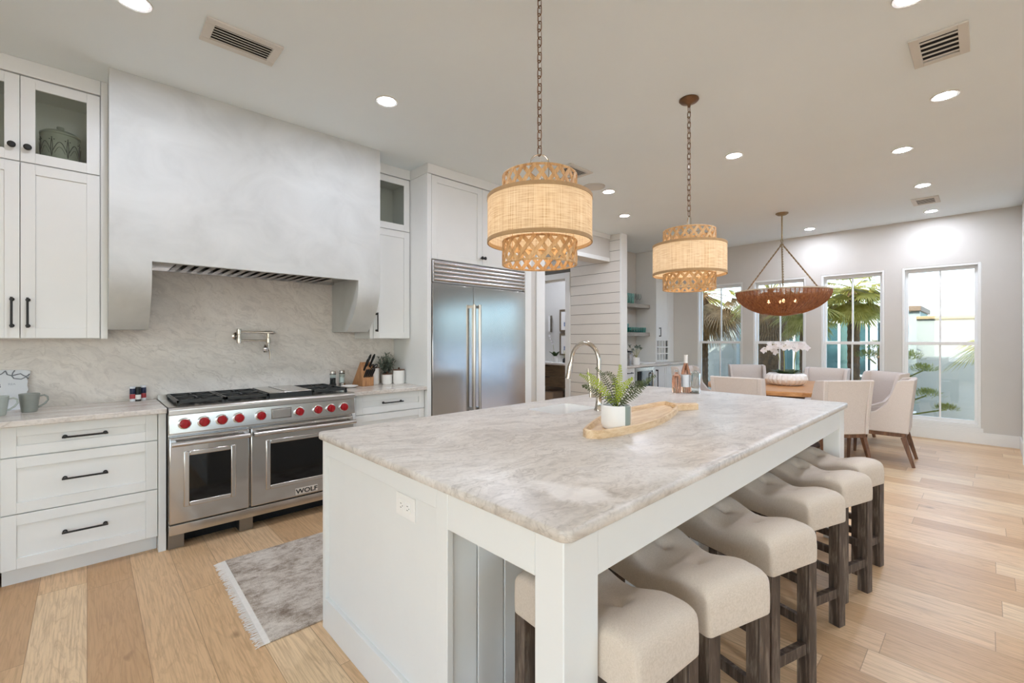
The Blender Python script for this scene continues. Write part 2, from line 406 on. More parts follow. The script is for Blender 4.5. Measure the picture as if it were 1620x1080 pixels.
def single(name, mb, mat, label, cat, loc=None, group=None, **kw):
    """a thing made of one mesh given in world coordinates; loc is its base"""
    if loc is None:
        vs = [v.co for v in mb.bm.verts]
        loc = ((min(v.x for v in vs)+max(v.x for v in vs))/2, (min(v.y for v in vs)+max(v.y for v in vs))/2, min(v.z for v in vs))
    o = mk(name, mb, mat, loc, **kw); o.location = loc; ROOTLOC[o] = Vector(loc); return tag(o, label, cat, group)
def struct(name, mb, mat, parent=None, **kw):
    o = mk(name, mb, mat, None, **kw)
    if parent: o.parent = parent
    else: o['kind'] = 'structure'
    return o
def dup(root, loc, rotz, label, group=None):
    r = root.copy(); COL.objects.link(r); r.location = loc; r.rotation_euler = (0,0,rotz); r['label'] = label
    if group: r['group'] = group
    for ch in list(root.children):
        c = ch.copy(); COL.objects.link(c); c.parent = r
        for g in list(ch.children):
            d = g.copy(); COL.objects.link(d); d.parent = c
    return r

# ================================================================ the setting
CZ = 2.98; XE = 8.31; YN = 4.20
struct('floor', MB().box(-3.6, XE, -6.0, 8.2, -.06, 0), M['floor'])
struct('ceiling', MB().box(-3.75, XE+.15, -6.15, 8.2, CZ, CZ+.12), M['ceil'])
struct('roof', MB().box(-7.5, XE+.3, -6.4, 8.4, CZ+.12, 3.52), M['stucco'])  # unseen; west overhang stretched to keep the sun out of that opening
b = MB().box(-3.6, 4.41, YN, YN+.15, 0, CZ).box(4.41, 5.99, YN-.1, YN+.15, 2.56, CZ)
struct('wall_north', b, M['wall'])
WIN = [(2.93, 3.735), (1.98, 2.765), (1.012, 1.78), (.054, .822)]      # window_1 (north) .. window_4
WZ0, WZ1 = .205, 2.335
b = MB(); ys = 8.2
for y0, y1 in WIN:
    b.box(XE, XE+.15, y1, ys, 0, CZ); b.box(XE, XE+.15, y0, y1, 0, WZ0); b.box(XE, XE+.15, y0, y1, WZ1, CZ); ys = y0
b.box(XE, XE+.15, -1.0, ys, 0, CZ); b.box(XE, XE+.15, -5.4, -1.0, 2.42, CZ); b.box(XE, XE+.15, -5.4, -1.0, 0, .06); b.box(XE, XE+.15, -6.15, -5.4, 0, CZ)
struct('wall_east', b, M['wall'])
b = MB(); xs = -3.75
for x0, x1 in ((-2.9, -.6), (1.2, 3.2)):
    b.box(xs, x0, -6.15, -6.0, 0, CZ); b.box(x0, x1, -6.15, -6.0, 2.5, CZ); b.box(x0, x1, -6.15, -6.0, 0, .06); xs = x1
b.box(xs, XE, -6.15, -6.0, 0, CZ)
struct('wall_south', b, M['wall'])
b = MB().box(-3.75, -3.6, -6.0, -4.2, 0, CZ).box(-3.75, -3.6, -4.2, 1.2, 2.35, CZ).box(-3.75, -3.6, 1.2, 8.2, 0, CZ).box(-3.75, -3.6, -4.2, 1.2, 0, .6)  # unseen wall; its opening is added for fill on west-facing surfaces
struct('wall_west', b, M['wall'])
struct('wall_return', MB().box(7.25, XE-.001, -.44, -.29, 0, CZ), M['wall'])
b = MB().box(3.3, 3.42, YN+.15, 6.6, 0, CZ).box(3.3, 5.99, 6.6, 6.72, 0, CZ)
struct('wall_hall', b, M['wall'])
# shiplap wall with the bathroom doorway (faces -X at x = 6)
DY0, DY1, DZ = 4.99, 5.86, 2.385
b = MB().box(6.012, 6.14, 3.905, DY0, 0, CZ).box(6.012, 6.14, DY0, DY1, DZ, CZ).box(6.012, 6.14, DY1, 8.2, 0, CZ)
struct('wall_shiplap', b, M['gapdark'])
b = MB(); z = .128
zs = [0.0]
while z < CZ: zs.append(z); z += .1625
zs.append(CZ)
for a, c in zip(zs, zs[1:]):
    c2 = c-.007 if c < CZ else c
    b.box(6.0, 6.012, 3.905, DY0-.095, a, c2)
    if a >= DZ+.05: b.box(6.0, 6.012, DY0-.095, DY1+.095, a, c2)
    b.box(6.0, 6.012, DY1+.095, 6.6, a, c2)
struct('trim_1', b, M['shiplap'])
struct('trim_2', MB().box(5.985, 6.152, 3.878, 3.905, 0, CZ), M['trimw'], bevel=.002)
b = MB().box(5.975, 6.012, DY0-.095, DY0, 0, DZ+.1).box(5.975, 6.012, DY1, DY1+.095, 0, DZ+.1).box(5.975, 6.012, DY0, DY1, DZ, DZ+.1)
b.box(6.012, 6.14, DY0-.001, DY0+.018, 0, DZ).box(6.012, 6.14, DY1-.018, DY1+.001, 0, DZ).box(6.012, 6.14, DY0, DY1, DZ-.018, DZ)
struct('door_1', b, M['trimw'], bevel=.002)
struct('trim_3', MB().box(4.41, 4.575, YN-.022, YN+.17, 0, 2.56), M['trimw'], bevel=.002)
b = MB().box(4.60, 5.984, YN-.125, YN-.1, CZ-.07, CZ-.001).box(4.60, 5.984, YN-.112, YN-.1, 2.56, 2.62)
struct('trim_4', b, M['trimw'])
# bar alcove and bathroom shells
struct('wall_bar', MB().box(6.14, XE, 4.62, 4.72, 0, CZ), M['wall'])
struct('wall_bath', MB().box(7.62, 7.72, 4.72, 8.2, 0, CZ).box(6.14, 7.62, 8.1, 8.2, 0, CZ), M['wall'])
b = MB()
b.box(XE-.018, XE-.0005, -.288, 3.90, 0, .15)
struct('baseboard_east', b, M['trimw'], bevel=.003)
struct('baseboard_return', MB().box(7.25, XE-.02, -.289, -.273, 0, .15), M['trimw'], bevel=.003)
struct('trim_5', MB().box(7.25, 7.36, -.288, -.262, 0, 2.6), M['trimw'], bevel=.003)

# sliding glass door of the living side; tint added to dim its refrigerator reflection
r = bpy.data.objects.new('door_2', None); COL.objects.link(r); r['kind'] = 'structure'; r.location = (XE, -3.2, .06); ROOTLOC[r] = Vector(r.location)
b = MB(); f = .06
for y0 in (-5.4, -3.93, -2.47): b.box(XE+.04, XE+.10, y0, y0+f, .06, 2.42).box(XE+.04, XE+.10, y0+1.467-f, y0+1.467, .06, 2.42).box(XE+.04, XE+.10, y0+f, y0+1.467-f, .06, .06+f).box(XE+.04, XE+.10, y0+f, y0+1.467-f, 2.42-f, 2.42)
part(r, 'frame', b, M['trimw'])
part(r, 'pane', MB().box(XE+.066, XE+.074, -5.34, -1.06, .12, 2.36), pane_mat('tinted_glass', '#c6d3df', .04), smooth=False)

# windows of the east wall
for i, (y0, y1) in enumerate(WIN):
    r = bpy.data.objects.new('window_%d' % (i+1), None); COL.objects.link(r); r['kind'] = 'structure'
    r.location = (XE, (y0+y1)/2, WZ0); ROOTLOC[r] = Vector(r.location)
    b = MB(); a0, a1 = y0+.001, y1-.001; f = .028
    b.box(XE+.004, XE+.13, a0, a0+f, WZ0, WZ1).box(XE+.004, XE+.13, a1-f, a1, WZ0, WZ1)
    b.box(XE+.004, XE+.13, a0+f, a1-f, WZ0, WZ0+f+.012).box(XE+.004, XE+.13, a0+f, a1-f, WZ1-f, WZ1)
    part(r, 'frame', b, M['trimw'], bevel=.002)
    b = MB().box(XE-.014, XE-.001, y0-.02, y1+.02, WZ0-.055, WZ0-.002)
    part(r, 'sill', b, M['trimw'], bevel=.003)
    ZM = 1.285
    for nm, z0, z1, x in (('upper_sash', ZM-.022, WZ1-f, XE+.075), ('lower_sash', WZ0+f+.012, ZM+.022, XE+.035)):
        b = MB(); s0, s1 = a0+f, a1-f; k = .032
        b.box(x, x+.038, s0, s0+k, z0, z1).box(x, x+.038, s1-k, s1, z0, z1).box(x, x+.038, s0+k, s1-k, z0, z0+.044).box(x, x+.038, s0+k, s1-k, z1-.044, z1)
        ym = (s0+s1)/2; b.box(x+.006, x+.032, ym-.010, ym+.010, z0+.044, z1-.044)
        sh = part(r, nm, b, M['trimw'], bevel=.002)
        part(sh, 'pane', MB().box(x+.017, x+.021, s0+k-.002, s1-k+.002, z0+.042, z1-.042), M['pane'], smooth=False)

# ================================================================ range wall
FY = 3.60      # base cabinet fronts
def drawer_unit(name, label, cat, x0, x1, zs, loc, hand=.17, ends=(0, 0)):
    t = thing(name, label, cat, loc)
    b = MB().box(x0, x1, FY+.021, YN-.002, .1, .877).box(x0, x1, FY+.08, FY+.10, 0, .1)
    part(t, 'body', b, M['white'])
    for z0, z1 in zs:
        d = part(t, 'drawer', MB().shaker(x0+.003, x1-.003, z0, z1, FY, .02, .058), M['white'], bevel=.0015)
        c = (x0+x1)/2
        part(d, 'handle', MB().handle((c-hand/2, FY, (z0+z1)/2+(.0 if z1-z0 < .2 else .005)), (c+hand/2, FY, (z0+z1)/2+(.0 if z1-z0 < .2 else .005)), (0,-1,0)), M['black'])
    return t
L3 = [(.712, .877), (.404, .706), (.104, .398)]
t = drawer_unit('drawer_cabinet', 'wide white three-drawer base cabinet left of the steel range', 'cabinet', -.338, .326, L3, (0, 3.9, 0))
part(t, 'filler_post', MB().box(.327, .367, FY-.004, FY+.06, 0, .877), M['white'], bevel=.002)
drawer_unit('drawer_cabinet', 'white three-drawer base cabinet cut off by the left photo edge', 'cabinet', -1.0, -.345, L3, (-.67, 3.9, 0))
t = drawer_unit('drawer_cabinet', 'white drawer base cabinet between the range and the tall refrigerator cabinet', 'cabinet', 1.618, 2.283, L3, (1.95, 3.9, 0))
part(t, 'filler_post', MB().box(1.585, 1.617, FY-.004, FY+.06, 0, .877), M['white'], bevel=.002)
CT0, CT1 = .878, .910
single('countertop', MB().box(-1.01, .369, 3.562, YN-.021, CT0, CT1), M['stonec'], 'beige stone counter slab carrying the two grey mugs', 'countertop', bevel=.004)
single('countertop', MB().box(1.584, 2.286, 3.562, YN-.021, CT0, CT1), M['stonec'], 'beige stone counter slab carrying the knife block and canisters', 'countertop', bevel=.004)
single('backsplash', MB().box(-1.01, 2.286, YN-.02, YN-.001, .90, 1.93), M['stonew'], 'full height veined beige stone backsplash behind the range', 'backsplash')

# ---- upper cabinets
UY = 3.86
def upper(label, x0, x1, doors, loc, carc=(None, None), knob=None):
    t = thing('upper_cabinet', label, 'cabinet', loc)
    b = MB(); th = .018; yb = YN-.022
    b.box(x0, x0+th, UY+.021, yb, 1.35, 2.885).box(x1-th, x1, UY+.021, yb, 1.35, 2.885)
    b.box(x0+th, x1-th, UY+.021, yb, 1.35, 1.368).box(x0+th, x1-th, UY+.021, yb, 2.372, 2.39).box(x0+th, x1-th, UY+.021, yb, 2.86, 2.885)
    b.box(x0+th, x1-th, yb-.012, yb, 1.368, 2.86)
    part(t, 'body', b, M['white'])
    part(t, 'crown_board', MB().box(x0, x1, UY-.004, yb, 2.888, CZ-.001), M['white'], bevel=.002)
    for dx0, dx1, side in doors:
        d = part(t, 'door', MB().shaker(dx0, dx1, 1.353, 2.376, UY, .02, .06), M['white'], bevel=.0015)
        hxx = dx0+.03 if side < 0 else dx1-.03
        part(d, 'handle', MB().handle((hxx, UY, 1.425), (hxx, UY, 1.577), (0,-1,0)), M['black'])
        g = part(t, 'glass_door', MB().shaker(dx0, dx1, 2.383, 2.880, UY, .02, .06, hole=True), M['white'], bevel=.0015)
        part(g, 'pane', MB().box(dx0+.058, dx1-.058, UY+.009, UY+.012, 2.441, 2.822), M['cabglass'], smooth=False)
        if knob is None or knob:
            part(g, 'knob', MB().lathe([(.006, 0), (.006, .018), (.017, .022), (.018, .030), (.012, .035), (0, .036)], (hxx, UY, 2.463), 18, ax='y'), M['black'])
    return t
t = upper('white upper cabinet with glass top doors left of the hood', -.64, .062, [(-.628, -.2845, 1), (-.2815, .058, -1)], (-.28, 4.03, 1.35))
part(t, 'filler_post', MB().box(.063, .0955, UY-.001, YN-.022, 1.35, CZ-.001), M['white'])
t = upper('narrow white upper cabinet with glass top door right of the hood', 1.90, 2.283, [(1.903, 2.279, -1)], (2.08, 4.03, 1.35))
part(t, 'filler_post', MB().box(1.868, 1.899, UY-.001, YN-.022, 1.35, 2.888), M['white'])

# ---- hood
HY = 3.62; HX0, HX1 = .096, 1.848; OX0, OX1 = .298, 1.652; HB = 1.41; HO = 1.838
t = thing('range_hood', 'tall white plaster range hood on curved corbels above the range', 'range hood', ((HX0+HX1)/2, 4.0, HB))
b = MB(); yb = YN-.022
b.box(HX0, HX1, HY, yb, HO+.06, CZ-.001)
b.box(OX0, OX1, HY, HY+.05, HO, HO+.06)
prof = []
zt = 1.80
for k in range(15):
    u = k/14; z = zt-(zt-HB)*u
    prof.append((HY+.235*(u**2.0), z))
poly = [(yb, HB), (yb, HO+.0595), (HY, HO+.0595)] + prof
poly[1] = (yb, HO+.06); poly[2] = (HY, HO+.06)
for x0, x1 in ((HX0, OX0), (OX1, HX1)): b.prism(poly, x0, x1, 'x')
part(t, 'body', b, M['plaster'])
b = MB().box(OX0+.001, OX1-.001, HY+.051, HY+.085, HO+.006, HO+.059).box(OX0+.001, OX1-.001, yb-.05, yb-.001, HO+.004, HO+.059)
b.box(OX0+.001, OX0+.14, HY+.085, yb-.05, HO+.02, HO+.059).box(OX1-.14, OX1-.001, HY+.085, yb-.05, HO+.02, HO+.059)
lin = part(t, 'liner', b, M['steel'])
b = MB()
nb = 16; bw = (OX1-OX0-.30)/nb
for k in range(nb):
    x = OX0+.15+k*bw
    b.hexa([(x, HY+.09, HO+.022), (x+bw*.55, HY+.09, HO+.022), (x+bw*.55, yb-.055, HO+.022), (x, yb-.055, HO+.022),
            (x+bw*.25, HY+.09, HO+.055), (x+bw*.42, HY+.09, HO+.055), (x+bw*.42, yb-.055, HO+.055), (x+bw*.25, yb-.055, HO+.055)])
part(lin, 'baffle_filter', b, M['steeld'])
part(lin, 'filter_recess', MB().box(OX0+.141, OX1-.141, HY+.086, yb-.051, HO+.056, HO+.0595), M['dark'])

# ---- range
RX0, RX1, RY = .372, 1.580, 3.545
t = thing('range_cooker', 'stainless steel double-oven gas range with red knobs and a griddle', 'range', ((RX0+RX1)/2, 3.86, 0))
part(t, 'body', MB().box(RX0+.003, RX1-.003, RY+.045, YN-.024, .1, .895), M['steel'])
b = MB().box(RX0, RX1, RY+.03, YN-.03, .895, .913)
b.tube([(RX0, RY+.005, .892), (RX1, RY+.005, .892)], .024, 16).box(RX0, RX1, RY-.019, RY+.05, .868, .892).box(RX0, RX1, RY+.005, RY+.05, .892, .916)
b.box(RX0, RX1, YN-.07, YN-.03, .913, .94)
part(t, 'cooktop', b, M['steel'])
b = MB().hexa([(RX0, RY-.022, .748), (RX1, RY-.022, .748), (RX1, RY+.05, .748), (RX0, RY+.05, .748), (RX0, RY-.010, .866), (RX1, RY-.010, .866), (RX1, RY+.05, .866), (RX0, RY+.05, .866)])
cp = part(t, 'control_panel', b, M['steel'], bevel=.003)
part(cp, 'display_panel', MB().box(.960, 1.096, RY-.021, RY-.006, .772, .846), M['steeld'], bevel=.002)
part(cp, 'display_cover', MB().box(.966, 1.090, RY-.024, RY-.008, .778, .840), M['steel'], bevel=.002)
for kx in (.453, .556, .656, .756, .892, 1.149, 1.283, 1.382, 1.485):
    kb = part(t, 'knob', MB().lathe([(.028, .0), (.0285, .022), (.024, .030), (.012, .032), (0, .032)], (kx, RY-.024, .808), 26, ax='y').box(kx-.008, kx+.008, RY-.024-.040, RY-.024-.028, .784, .832), M['red'])
    part(kb, 'bezel', MB().lathe([(.036, -.012), (.036, .003), (.031, .006), (.029, .006)], (kx, RY-.024, .808), 26, ax='y'), M['chrome'])
for dx0, dx1, wx0, wx1 in ((RX0+.004, .823, .480, .712), (.834, RX1-.004, .958, 1.452)):
    d = part(t, 'oven_door', MB().box(dx0, dx1, RY-.004, RY+.04, .172, .722), M['steelv'], bevel=.006)
    b = MB()
    for (x0, x1, z0, z1) in ((wx0-.03, wx0, .27, .626), (wx1, wx1+.03, .27, .626), (wx0, wx1, .27, .30), (wx0, wx1, .596, .626)):
        b.box(x0, x1, RY-.012, RY, z0, z1)
    part(d, 'window_frame', b, M['steel'], bevel=.005)
    part(d, 'window_glass', MB().box(wx0, wx1, RY-.007, RY, .30, .596), M['blackgl'])
    b = MB().tube([(dx0+.006, RY-.058, .686), (dx1-.006, RY-.058, .686)], .0155, 14)
    for xx in (dx0+.02, dx1-.02): b.box(xx-.013, xx+.013, RY-.058, RY, .673, .699)
    part(d, 'handle', b, M['steel'])
part(t, 'kick_panel', MB().box(RX0+.003, RX1-.003, RY+.0, RY+.03, .10, .163), M['steelv'], bevel=.003)
for fx in (RX0+.045, (RX0+RX1)/2-.16, RX1-.05):
    part(t, 'foot', MB().box(fx-.042, fx+.042, RY+.05, RY+.15, 0, .099), M['steeld'])
part(t, 'toe_shade', MB().box(RX0+.01, RX1-.01, RY+.16, RY+.18, 0, .1), M['dark'])  # near-black sheet painting the shade under the range
def grate(x0, x1):
    b = MB(); y0, y1 = RY+.075, YN-.085; z0, z1 = .922, .946; q = .013
    b.box(x0, x0+q, y0, y1, z0+.006, z1).box(x1-q, x1, y0, y1, z0+.006, z1)
    for yy in (y0, (y0+y1)/2-q/2, y1-q): b.box(x0, x1, yy, yy+q, z0+.006, z1)
    xm = (x0+x1)/2
    for cy in ((y0*3+y1)/4, (y0+3*y1)/4):
        for a in range(8):
            ca, sa = cos(a*pi/4), sin(a*pi/4); L = min((x1-x0)/2/max(abs(ca), 1e-3), (y1-y0)/4/max(abs(sa), 1e-3))
            b.bar((xm+ca*.035, cy+sa*.035, z1-.012), (xm+ca*L, cy+sa*L, z1-.009), .009, .018)
    for xx in (x0+.006, x1-.006):
        for yy in (y0+.006, y1-.006): b.box(xx-.008, xx+.008, yy-.008, yy+.008, .9132, z0+.007)
    return b
for x0, x1 in ((.425, .690), (.697, .968), (1.282, 1.552)):
    g = part(t, 'grate', grate(x0, x1), M['iron'])
    y0, y1 = RY+.075, YN-.085
    for cy in ((y0*3+y1)/4, (y0+3*y1)/4):
        part(g, 'burner', MB().lathe([(.055, .9131), (.055, .919), (.04, .922), (.04, .93), (.03, .934), (0, .934)], ((x0+x1)/2, cy, 0), 20), M['black'])
b = MB().box(.976, 1.274, RY+.075, YN-.085, .9131, .944)
gr = part(t, 'griddle', b, M['iron'])
part(gr, 'griddle_cover', MB().box(.978, 1.272, RY+.079, YN-.089, .944, .953), M['steel'], bevel=.004)
part(gr, 'cover_handle', MB().box(1.085, 1.105, RY+.10, YN-.12, .953, .959), M['chrome'], bevel=.003)
bd = part(t, 'badge', MB().box(1.126, 1.288, RY-.012, RY-.004, .186, .232), paint('badge_plate', '#d9d0c4', .3, .02, 6, .3), bevel=.002)
def lettering(text, size, parent, loc, rot, mat, name='lettering', ext=.0006, sx=1.0, bold=0.0):
    cu = bpy.data.curves.new(name, 'FONT'); cu.body = text; cu.size = size; cu.extrude = ext; cu.offset = bold; cu.align_x = 'CENTER'; cu.align_y = 'CENTER'
    tmp = bpy.data.objects.new(name+'_t', cu); COL.objects.link(tmp)
    dg = bpy.context.evaluated_depsgraph_get(); me = bpy.data.meshes.new_from_object(tmp.evaluated_get(dg)); bpy.data.objects.remove(tmp)
    me.transform(Matrix.Diagonal((sx, 1, 1, 1))); me.transform(rot.to_4x4()); me.transform(Matrix.Translation(Vector(loc)-ROOTLOC[rootof(parent)]))
    me.materials.clear(); me.materials.append(mat); o = bpy.data.objects.new(name, me); COL.objects.link(o); o.parent = parent; return o
ROTX = Matrix.Rotation(pi/2, 3, 'X')
lettering('WOLF', .046, bd, (1.207, RY-.0126, .2085), ROTX, M['black'], sx=1.2, name='brand_lettering', bold=.0012)

# ---- pot filler
t = thing('pot_filler', 'polished nickel folding pot filler tap on the stone backsplash', 'tap', (.88, YN-.02, 1.37))
ys = YN-.021
b = MB().lathe([(.032, 0), (.032, .006), (.02, .012), (.014, .05), (.014, .085)], (.88, ys, 1.37), 24, ax='y')
b.cyl((.88, ys-.085, 1.312), (.88, ys-.085, 1.428), .014, seg=20)
for z in (1.335, 1.405): b.lathe([(.012, z-.022), (.018, z-.018), (.019, z), (.018, z+.018), (.012, z+.022)], (.88, ys-.085, 0), 20)
part(t, 'wall_mount', b, M['nickel'])
b = MB().tube([(.89, ys-.085, 1.405), (1.02, ys-.085, 1.402), (1.06, ys-.085, 1.402), (1.10, ys-.085, 1.401), (1.13, ys-.085, 1.399), (1.152, ys-.085, 1.397)], [.008, .008, .011, .015, .013, .003], 14)
b.cyl((1.092, ys-.085, 1.40), (1.092, ys-.085, 1.33), .011, seg=16)
part(t, 'upper_arm', b, M['nickel'])
b = MB().tube([(.89, ys-.085, 1.335), (1.08, ys-.085, 1.334)], .008, 14)
b.lathe([(.011, 1.31), (.017, 1.315), (.017, 1.355), (.011, 1.36)], (1.092, ys-.085, 0), 18)
part(t, 'lower_arm', b, M['nickel'])
b = MB().tube([(1.092, ys-.085, 1.32), (1.092, ys-.085, 1.27), (1.104, ys-.085, 1.245), (1.106, ys-.085, 1.178)], [.011, .011, .009, .0075], 14)
part(t, 'spout', b, M['nickel'])
b = MB().lathe([(0, -.028), (.018, -.024), (.024, -.01), (.024, .012), (.014, .026), (.008, .04)], (1.066, ys-.10, 1.262), 20)
b.cyl((1.066, ys-.10, 1.262), (1.09, ys-.085, 1.275), .009, seg=12)
part(t, 'valve_handle', b, M['chrome'])

# ---- refrigerator and its cabinet
FX0, FX1, FRY = 2.333, 3.565, 3.56
t = thing('refrigerator_cabinet', 'tall white cabinet surround enclosing the steel refrigerator', 'cabinet', (2.97, 3.88, 0))
b = MB().box(2.287, 2.332, FRY, YN-.001, 0, 2.885).box(FX1+.002, 3.668, FRY, YN-.001, 0, 2.885).box(2.332, FX1+.002, FRY+.022, YN-.001, 2.094, 2.885)
part(t, 'body', b, M['white'], bevel=.002)
part(t, 'crown_board', MB().box(2.287, 3.668, FRY-.004, YN-.001, 2.888, CZ-.001), M['white'], bevel=.002)
for x0, x1, kx in ((2.335, 2.9465, 2.934), (2.9495, FX1-.001, 2.962)):
    d = part(t, 'door', MB().shaker(x0, x1, 2.098, 2.880, FRY, .02, .062), M['white'], bevel=.0015)
    part(d, 'knob', MB().lathe([(.006, 0), (.006, .018), (.016, .022), (.017, .030), (.011, .035), (0, .036)], (kx-.005 if kx < 2.95 else kx+.005, FRY, 2.172), 18, ax='y'), M['black'])
t = thing('refrigerator', 'built-in stainless steel two-door refrigerator with louvred top grille', 'refrigerator', (2.95, 3.88, 0))
part(t, 'body', MB().box(FX0+.002, FX1-.001, FRY+.02, YN-.03, .0, 2.088), M['steeld'])
b = MB().box(FX0+.003, FX1-.002, FRY+.006, FRY+.019, 1.884, 2.087)
for x0, x1 in ((FX0+.004, FX0+.02), (FX1-.02, FX1-.003)): b.box(x0, x1, FRY-.010, FRY+.006, 1.884, 2.087)
for k in range(5):
    z = 1.905+k*.0385
    b.tube([(FX0+.02, FRY-.004, z+.006), (FX1-.02, FRY-.004, z+.006)], .0155, 14)
part(t, 'grille', b, M['steel'])
for x0, x1, hx_ in ((FX0+.004, 2.8195, 2.792), (2.8245, FX1-.004, 2.862)):
    d = part(t, 'door', MB().box(x0, x1, FRY-.012, FRY+.018, .10, 1.866), M['steelv'], bevel=.004)
    b = MB().tube([(hx_, FRY-.066, .62), (hx_, FRY-.066, 1.688)], .0155, 16)
    for z in (.65, 1.668): b.box(hx_-.011, hx_+.011, FRY-.066, FRY-.012, z-.014, z+.014)
    part(d, 'handle', b, M['steel'])
part(t, 'kick_panel', MB().box(FX0+.01, FX1-.01, FRY+.03, FRY+.05, .0, .098), M['steeld'])

# ================================================================ island
IX0, IX1, IY0, IY1 = .790, 3.800, .655, 2.180
BX0, BX1 = .803, 3.775
KY = 1.150                                   # knee-space back
t = thing('kitchen_island', 'large white kitchen island base with end panels and corner posts', 'kitchen island', (2.3, 1.65, 0))
b = MB().box(BX0+.023, BX1-.023, KY+.012, 2.14, .0, .685)
b.box(BX0+.023, 1.96, KY+.012, 2.14, .685, .876).box(2.40, BX1-.023, KY+.012, 2.14, .685, .876).box(1.96, 2.40, KY+.012, 1.67, .685, .876).box(1.96, 2.40, 2.0, 2.14, .685, .876)
part(t, 'body', b, M['white'])
def endpanel(x, sgn):
    b = MB(); x0, x1 = (x, x+.0225) if sgn < 0 else (x-.0225, x)
    b.box(x0, x1, 2.110, 2.142, 0, .877).box(x0, x1, KY-.012, 1.198, 0, .877).box(x0, x1, 1.198, 2.110, 0, .145).box(x0, x1, 1.198, 2.110, .812, .877)
    xa, xb = (x+.017, x+.0225) if sgn < 0 else (x-.0225, x-.017)
    b.box(xa, xb, 1.198, 2.110, .145, .812); return b
part(t, 'end_panel', endpanel(BX0, -1), M['white'], bevel=.002)
part(t, 'end_panel', endpanel(BX1, 1), M['white'], bevel=.002)
b = MB(); x = BX0+.0136
while x < BX1-.02:
    b.box(x, min(x+.113, BX1-.023), KY, KY+.0118, 0, .877); x += .118
part(t, 'plank_panel', b, M['white'], bevel=.003)
PW = .135
for x0 in (BX0, BX1-PW):
    part(t, 'post', MB().box(x0, x0+PW, .675, .768, 0, .877), M['white'], bevel=.003)
part(t, 'apron', MB().box(BX0+PW+.001, BX1-PW-.001, .677, .70, .752, .877), M['white'], bevel=.002)
for x0 in (BX0, BX1-.022):
    part(t, 'apron', MB().box(x0+.0005, x0+.0215, .7685, KY-.0125, .764, .877), M['white'], bevel=.002)
# slab with sink cut-out
SX0, SX1, SY0, SY1 = 1.985, 2.375, 1.695, 1.975
def rrect(x0, x1, y0, y1, r, n=5):
    P = []
    for cx, cy, a0 in ((x1-r, y1-r, 0), (x0+r, y1-r, pi/2), (x0+r, y0+r, pi), (x1-r, y0+r, 1.5*pi)):
        for k in range(n+1): a = a0+pi/2*k/n; P.append((cx+r*cos(a), cy+r*sin(a)))
    return P
def slab(x0, x1, y0, y1, z0, z1, r, hole, hr, ch=.004):
    b = MB(); bm = b.bm
    o = rrect(x0, x1, y0, y1, r); oi = rrect(x0+ch, x1-ch, y0+ch, y1-ch, r-ch*.5); h = rrect(*hole, hr)
    def ring(P, z): return [bm.verts.new((p[0], p[1], z)) for p in P]
    r0 = ring(oi, z0); r1 = ring(o, z0+ch); r2 = ring(o, z1-ch); r3 = ring(oi, z1); h1 = ring(h, z1); h0 = ring(h, z0)
    for A, B in ((r0, r1), (r1, r2), (r2, r3), (h1, h0)):
        n = len(A)
        for i in range(n): b._face([A[i], A[(i+1)%n], B[(i+1)%n], B[i]])
    for O, H in ((r3, h1), (r0, h0)):
        V = O+H
        for tr in tessellate_polygon([[v.co.copy() for v in O], [v.co.copy() for v in H[::-1]]]):
            VV = O+H[::-1]; b._face([VV[i] for i in tr])
    return b
single('countertop', slab(IX0, IX1, IY0, IY1, .878, .910, .03, (SX0, SX1, SY0, SY1), .03), M['stone'], 'long beige quartzite island top with a cut-out for the sink', 'countertop', loc=(2.3, 1.42, .878), ang=50)
# outlet on the end panel
t = thing('electrical_outlet', 'white double electrical outlet on the island end panel', 'outlet', (BX0+.017, 1.41, .76))
xo = BX0+.0165
part(t, 'cover_plate', MB().box(xo-.005, xo, 1.347, 1.473, .718, .798), M['plast'], bevel=.0015)
for y in (1.388, 1.432):
    s_ = part(t, 'socket', MB().box(xo-.008, xo-.0045, y-.017, y+.017, .741, .775), M['plast'], bevel=.0015)
    b = MB()
    for dz in (-.007, .007): b.box(xo-.0086, xo-.0078, y-.002, y+.006, .758+dz-.001, .758+dz+.001)
    b.cyl((xo-.0086, y-.009, .758), (xo-.0078, y-.009, .758), .002, seg=8)
    part(s_, 'slot', b, M['black'])
# sink
t = thing('sink', 'white undermount prep sink in the island top', 'sink', ((SX0+SX1)/2, (SY0+SY1)/2, .70))
b = MB(); bm = b.bm
def ringz(P, z): return [(p[0], p[1], z) for p in P]
R = b.loops([ringz(rrect(SX0-.02, SX1+.02, SY0-.02, SY1+.02, .04), .8775), ringz(rrect(SX0+.001, SX1-.001, SY0+.001, SY1-.001, .03), .8775), ringz(rrect(SX0+.001, SX1-.001, SY0+.001, SY1-.001, .03), .911), ringz(rrect(SX0+.006, SX1-.006, SY0+.006, SY1-.006, .03), .911),
         ringz(rrect(SX0+.01, SX1-.01, SY0+.01, SY1-.01, .035), .72), ringz(rrect(SX0+.05, SX1-.05, SY0+.05, SY1-.05, .03), .70)])
b._face(R[-1])
part(t, 'basin', b, M['ceram'])
part(t, 'drain', MB().lathe([(.04, .7005), (.04, .704), (.03, .703), (0, .702)], ((SX0+SX1)/2, (SY0+SY1)/2, 0), 20), M['chrome'])
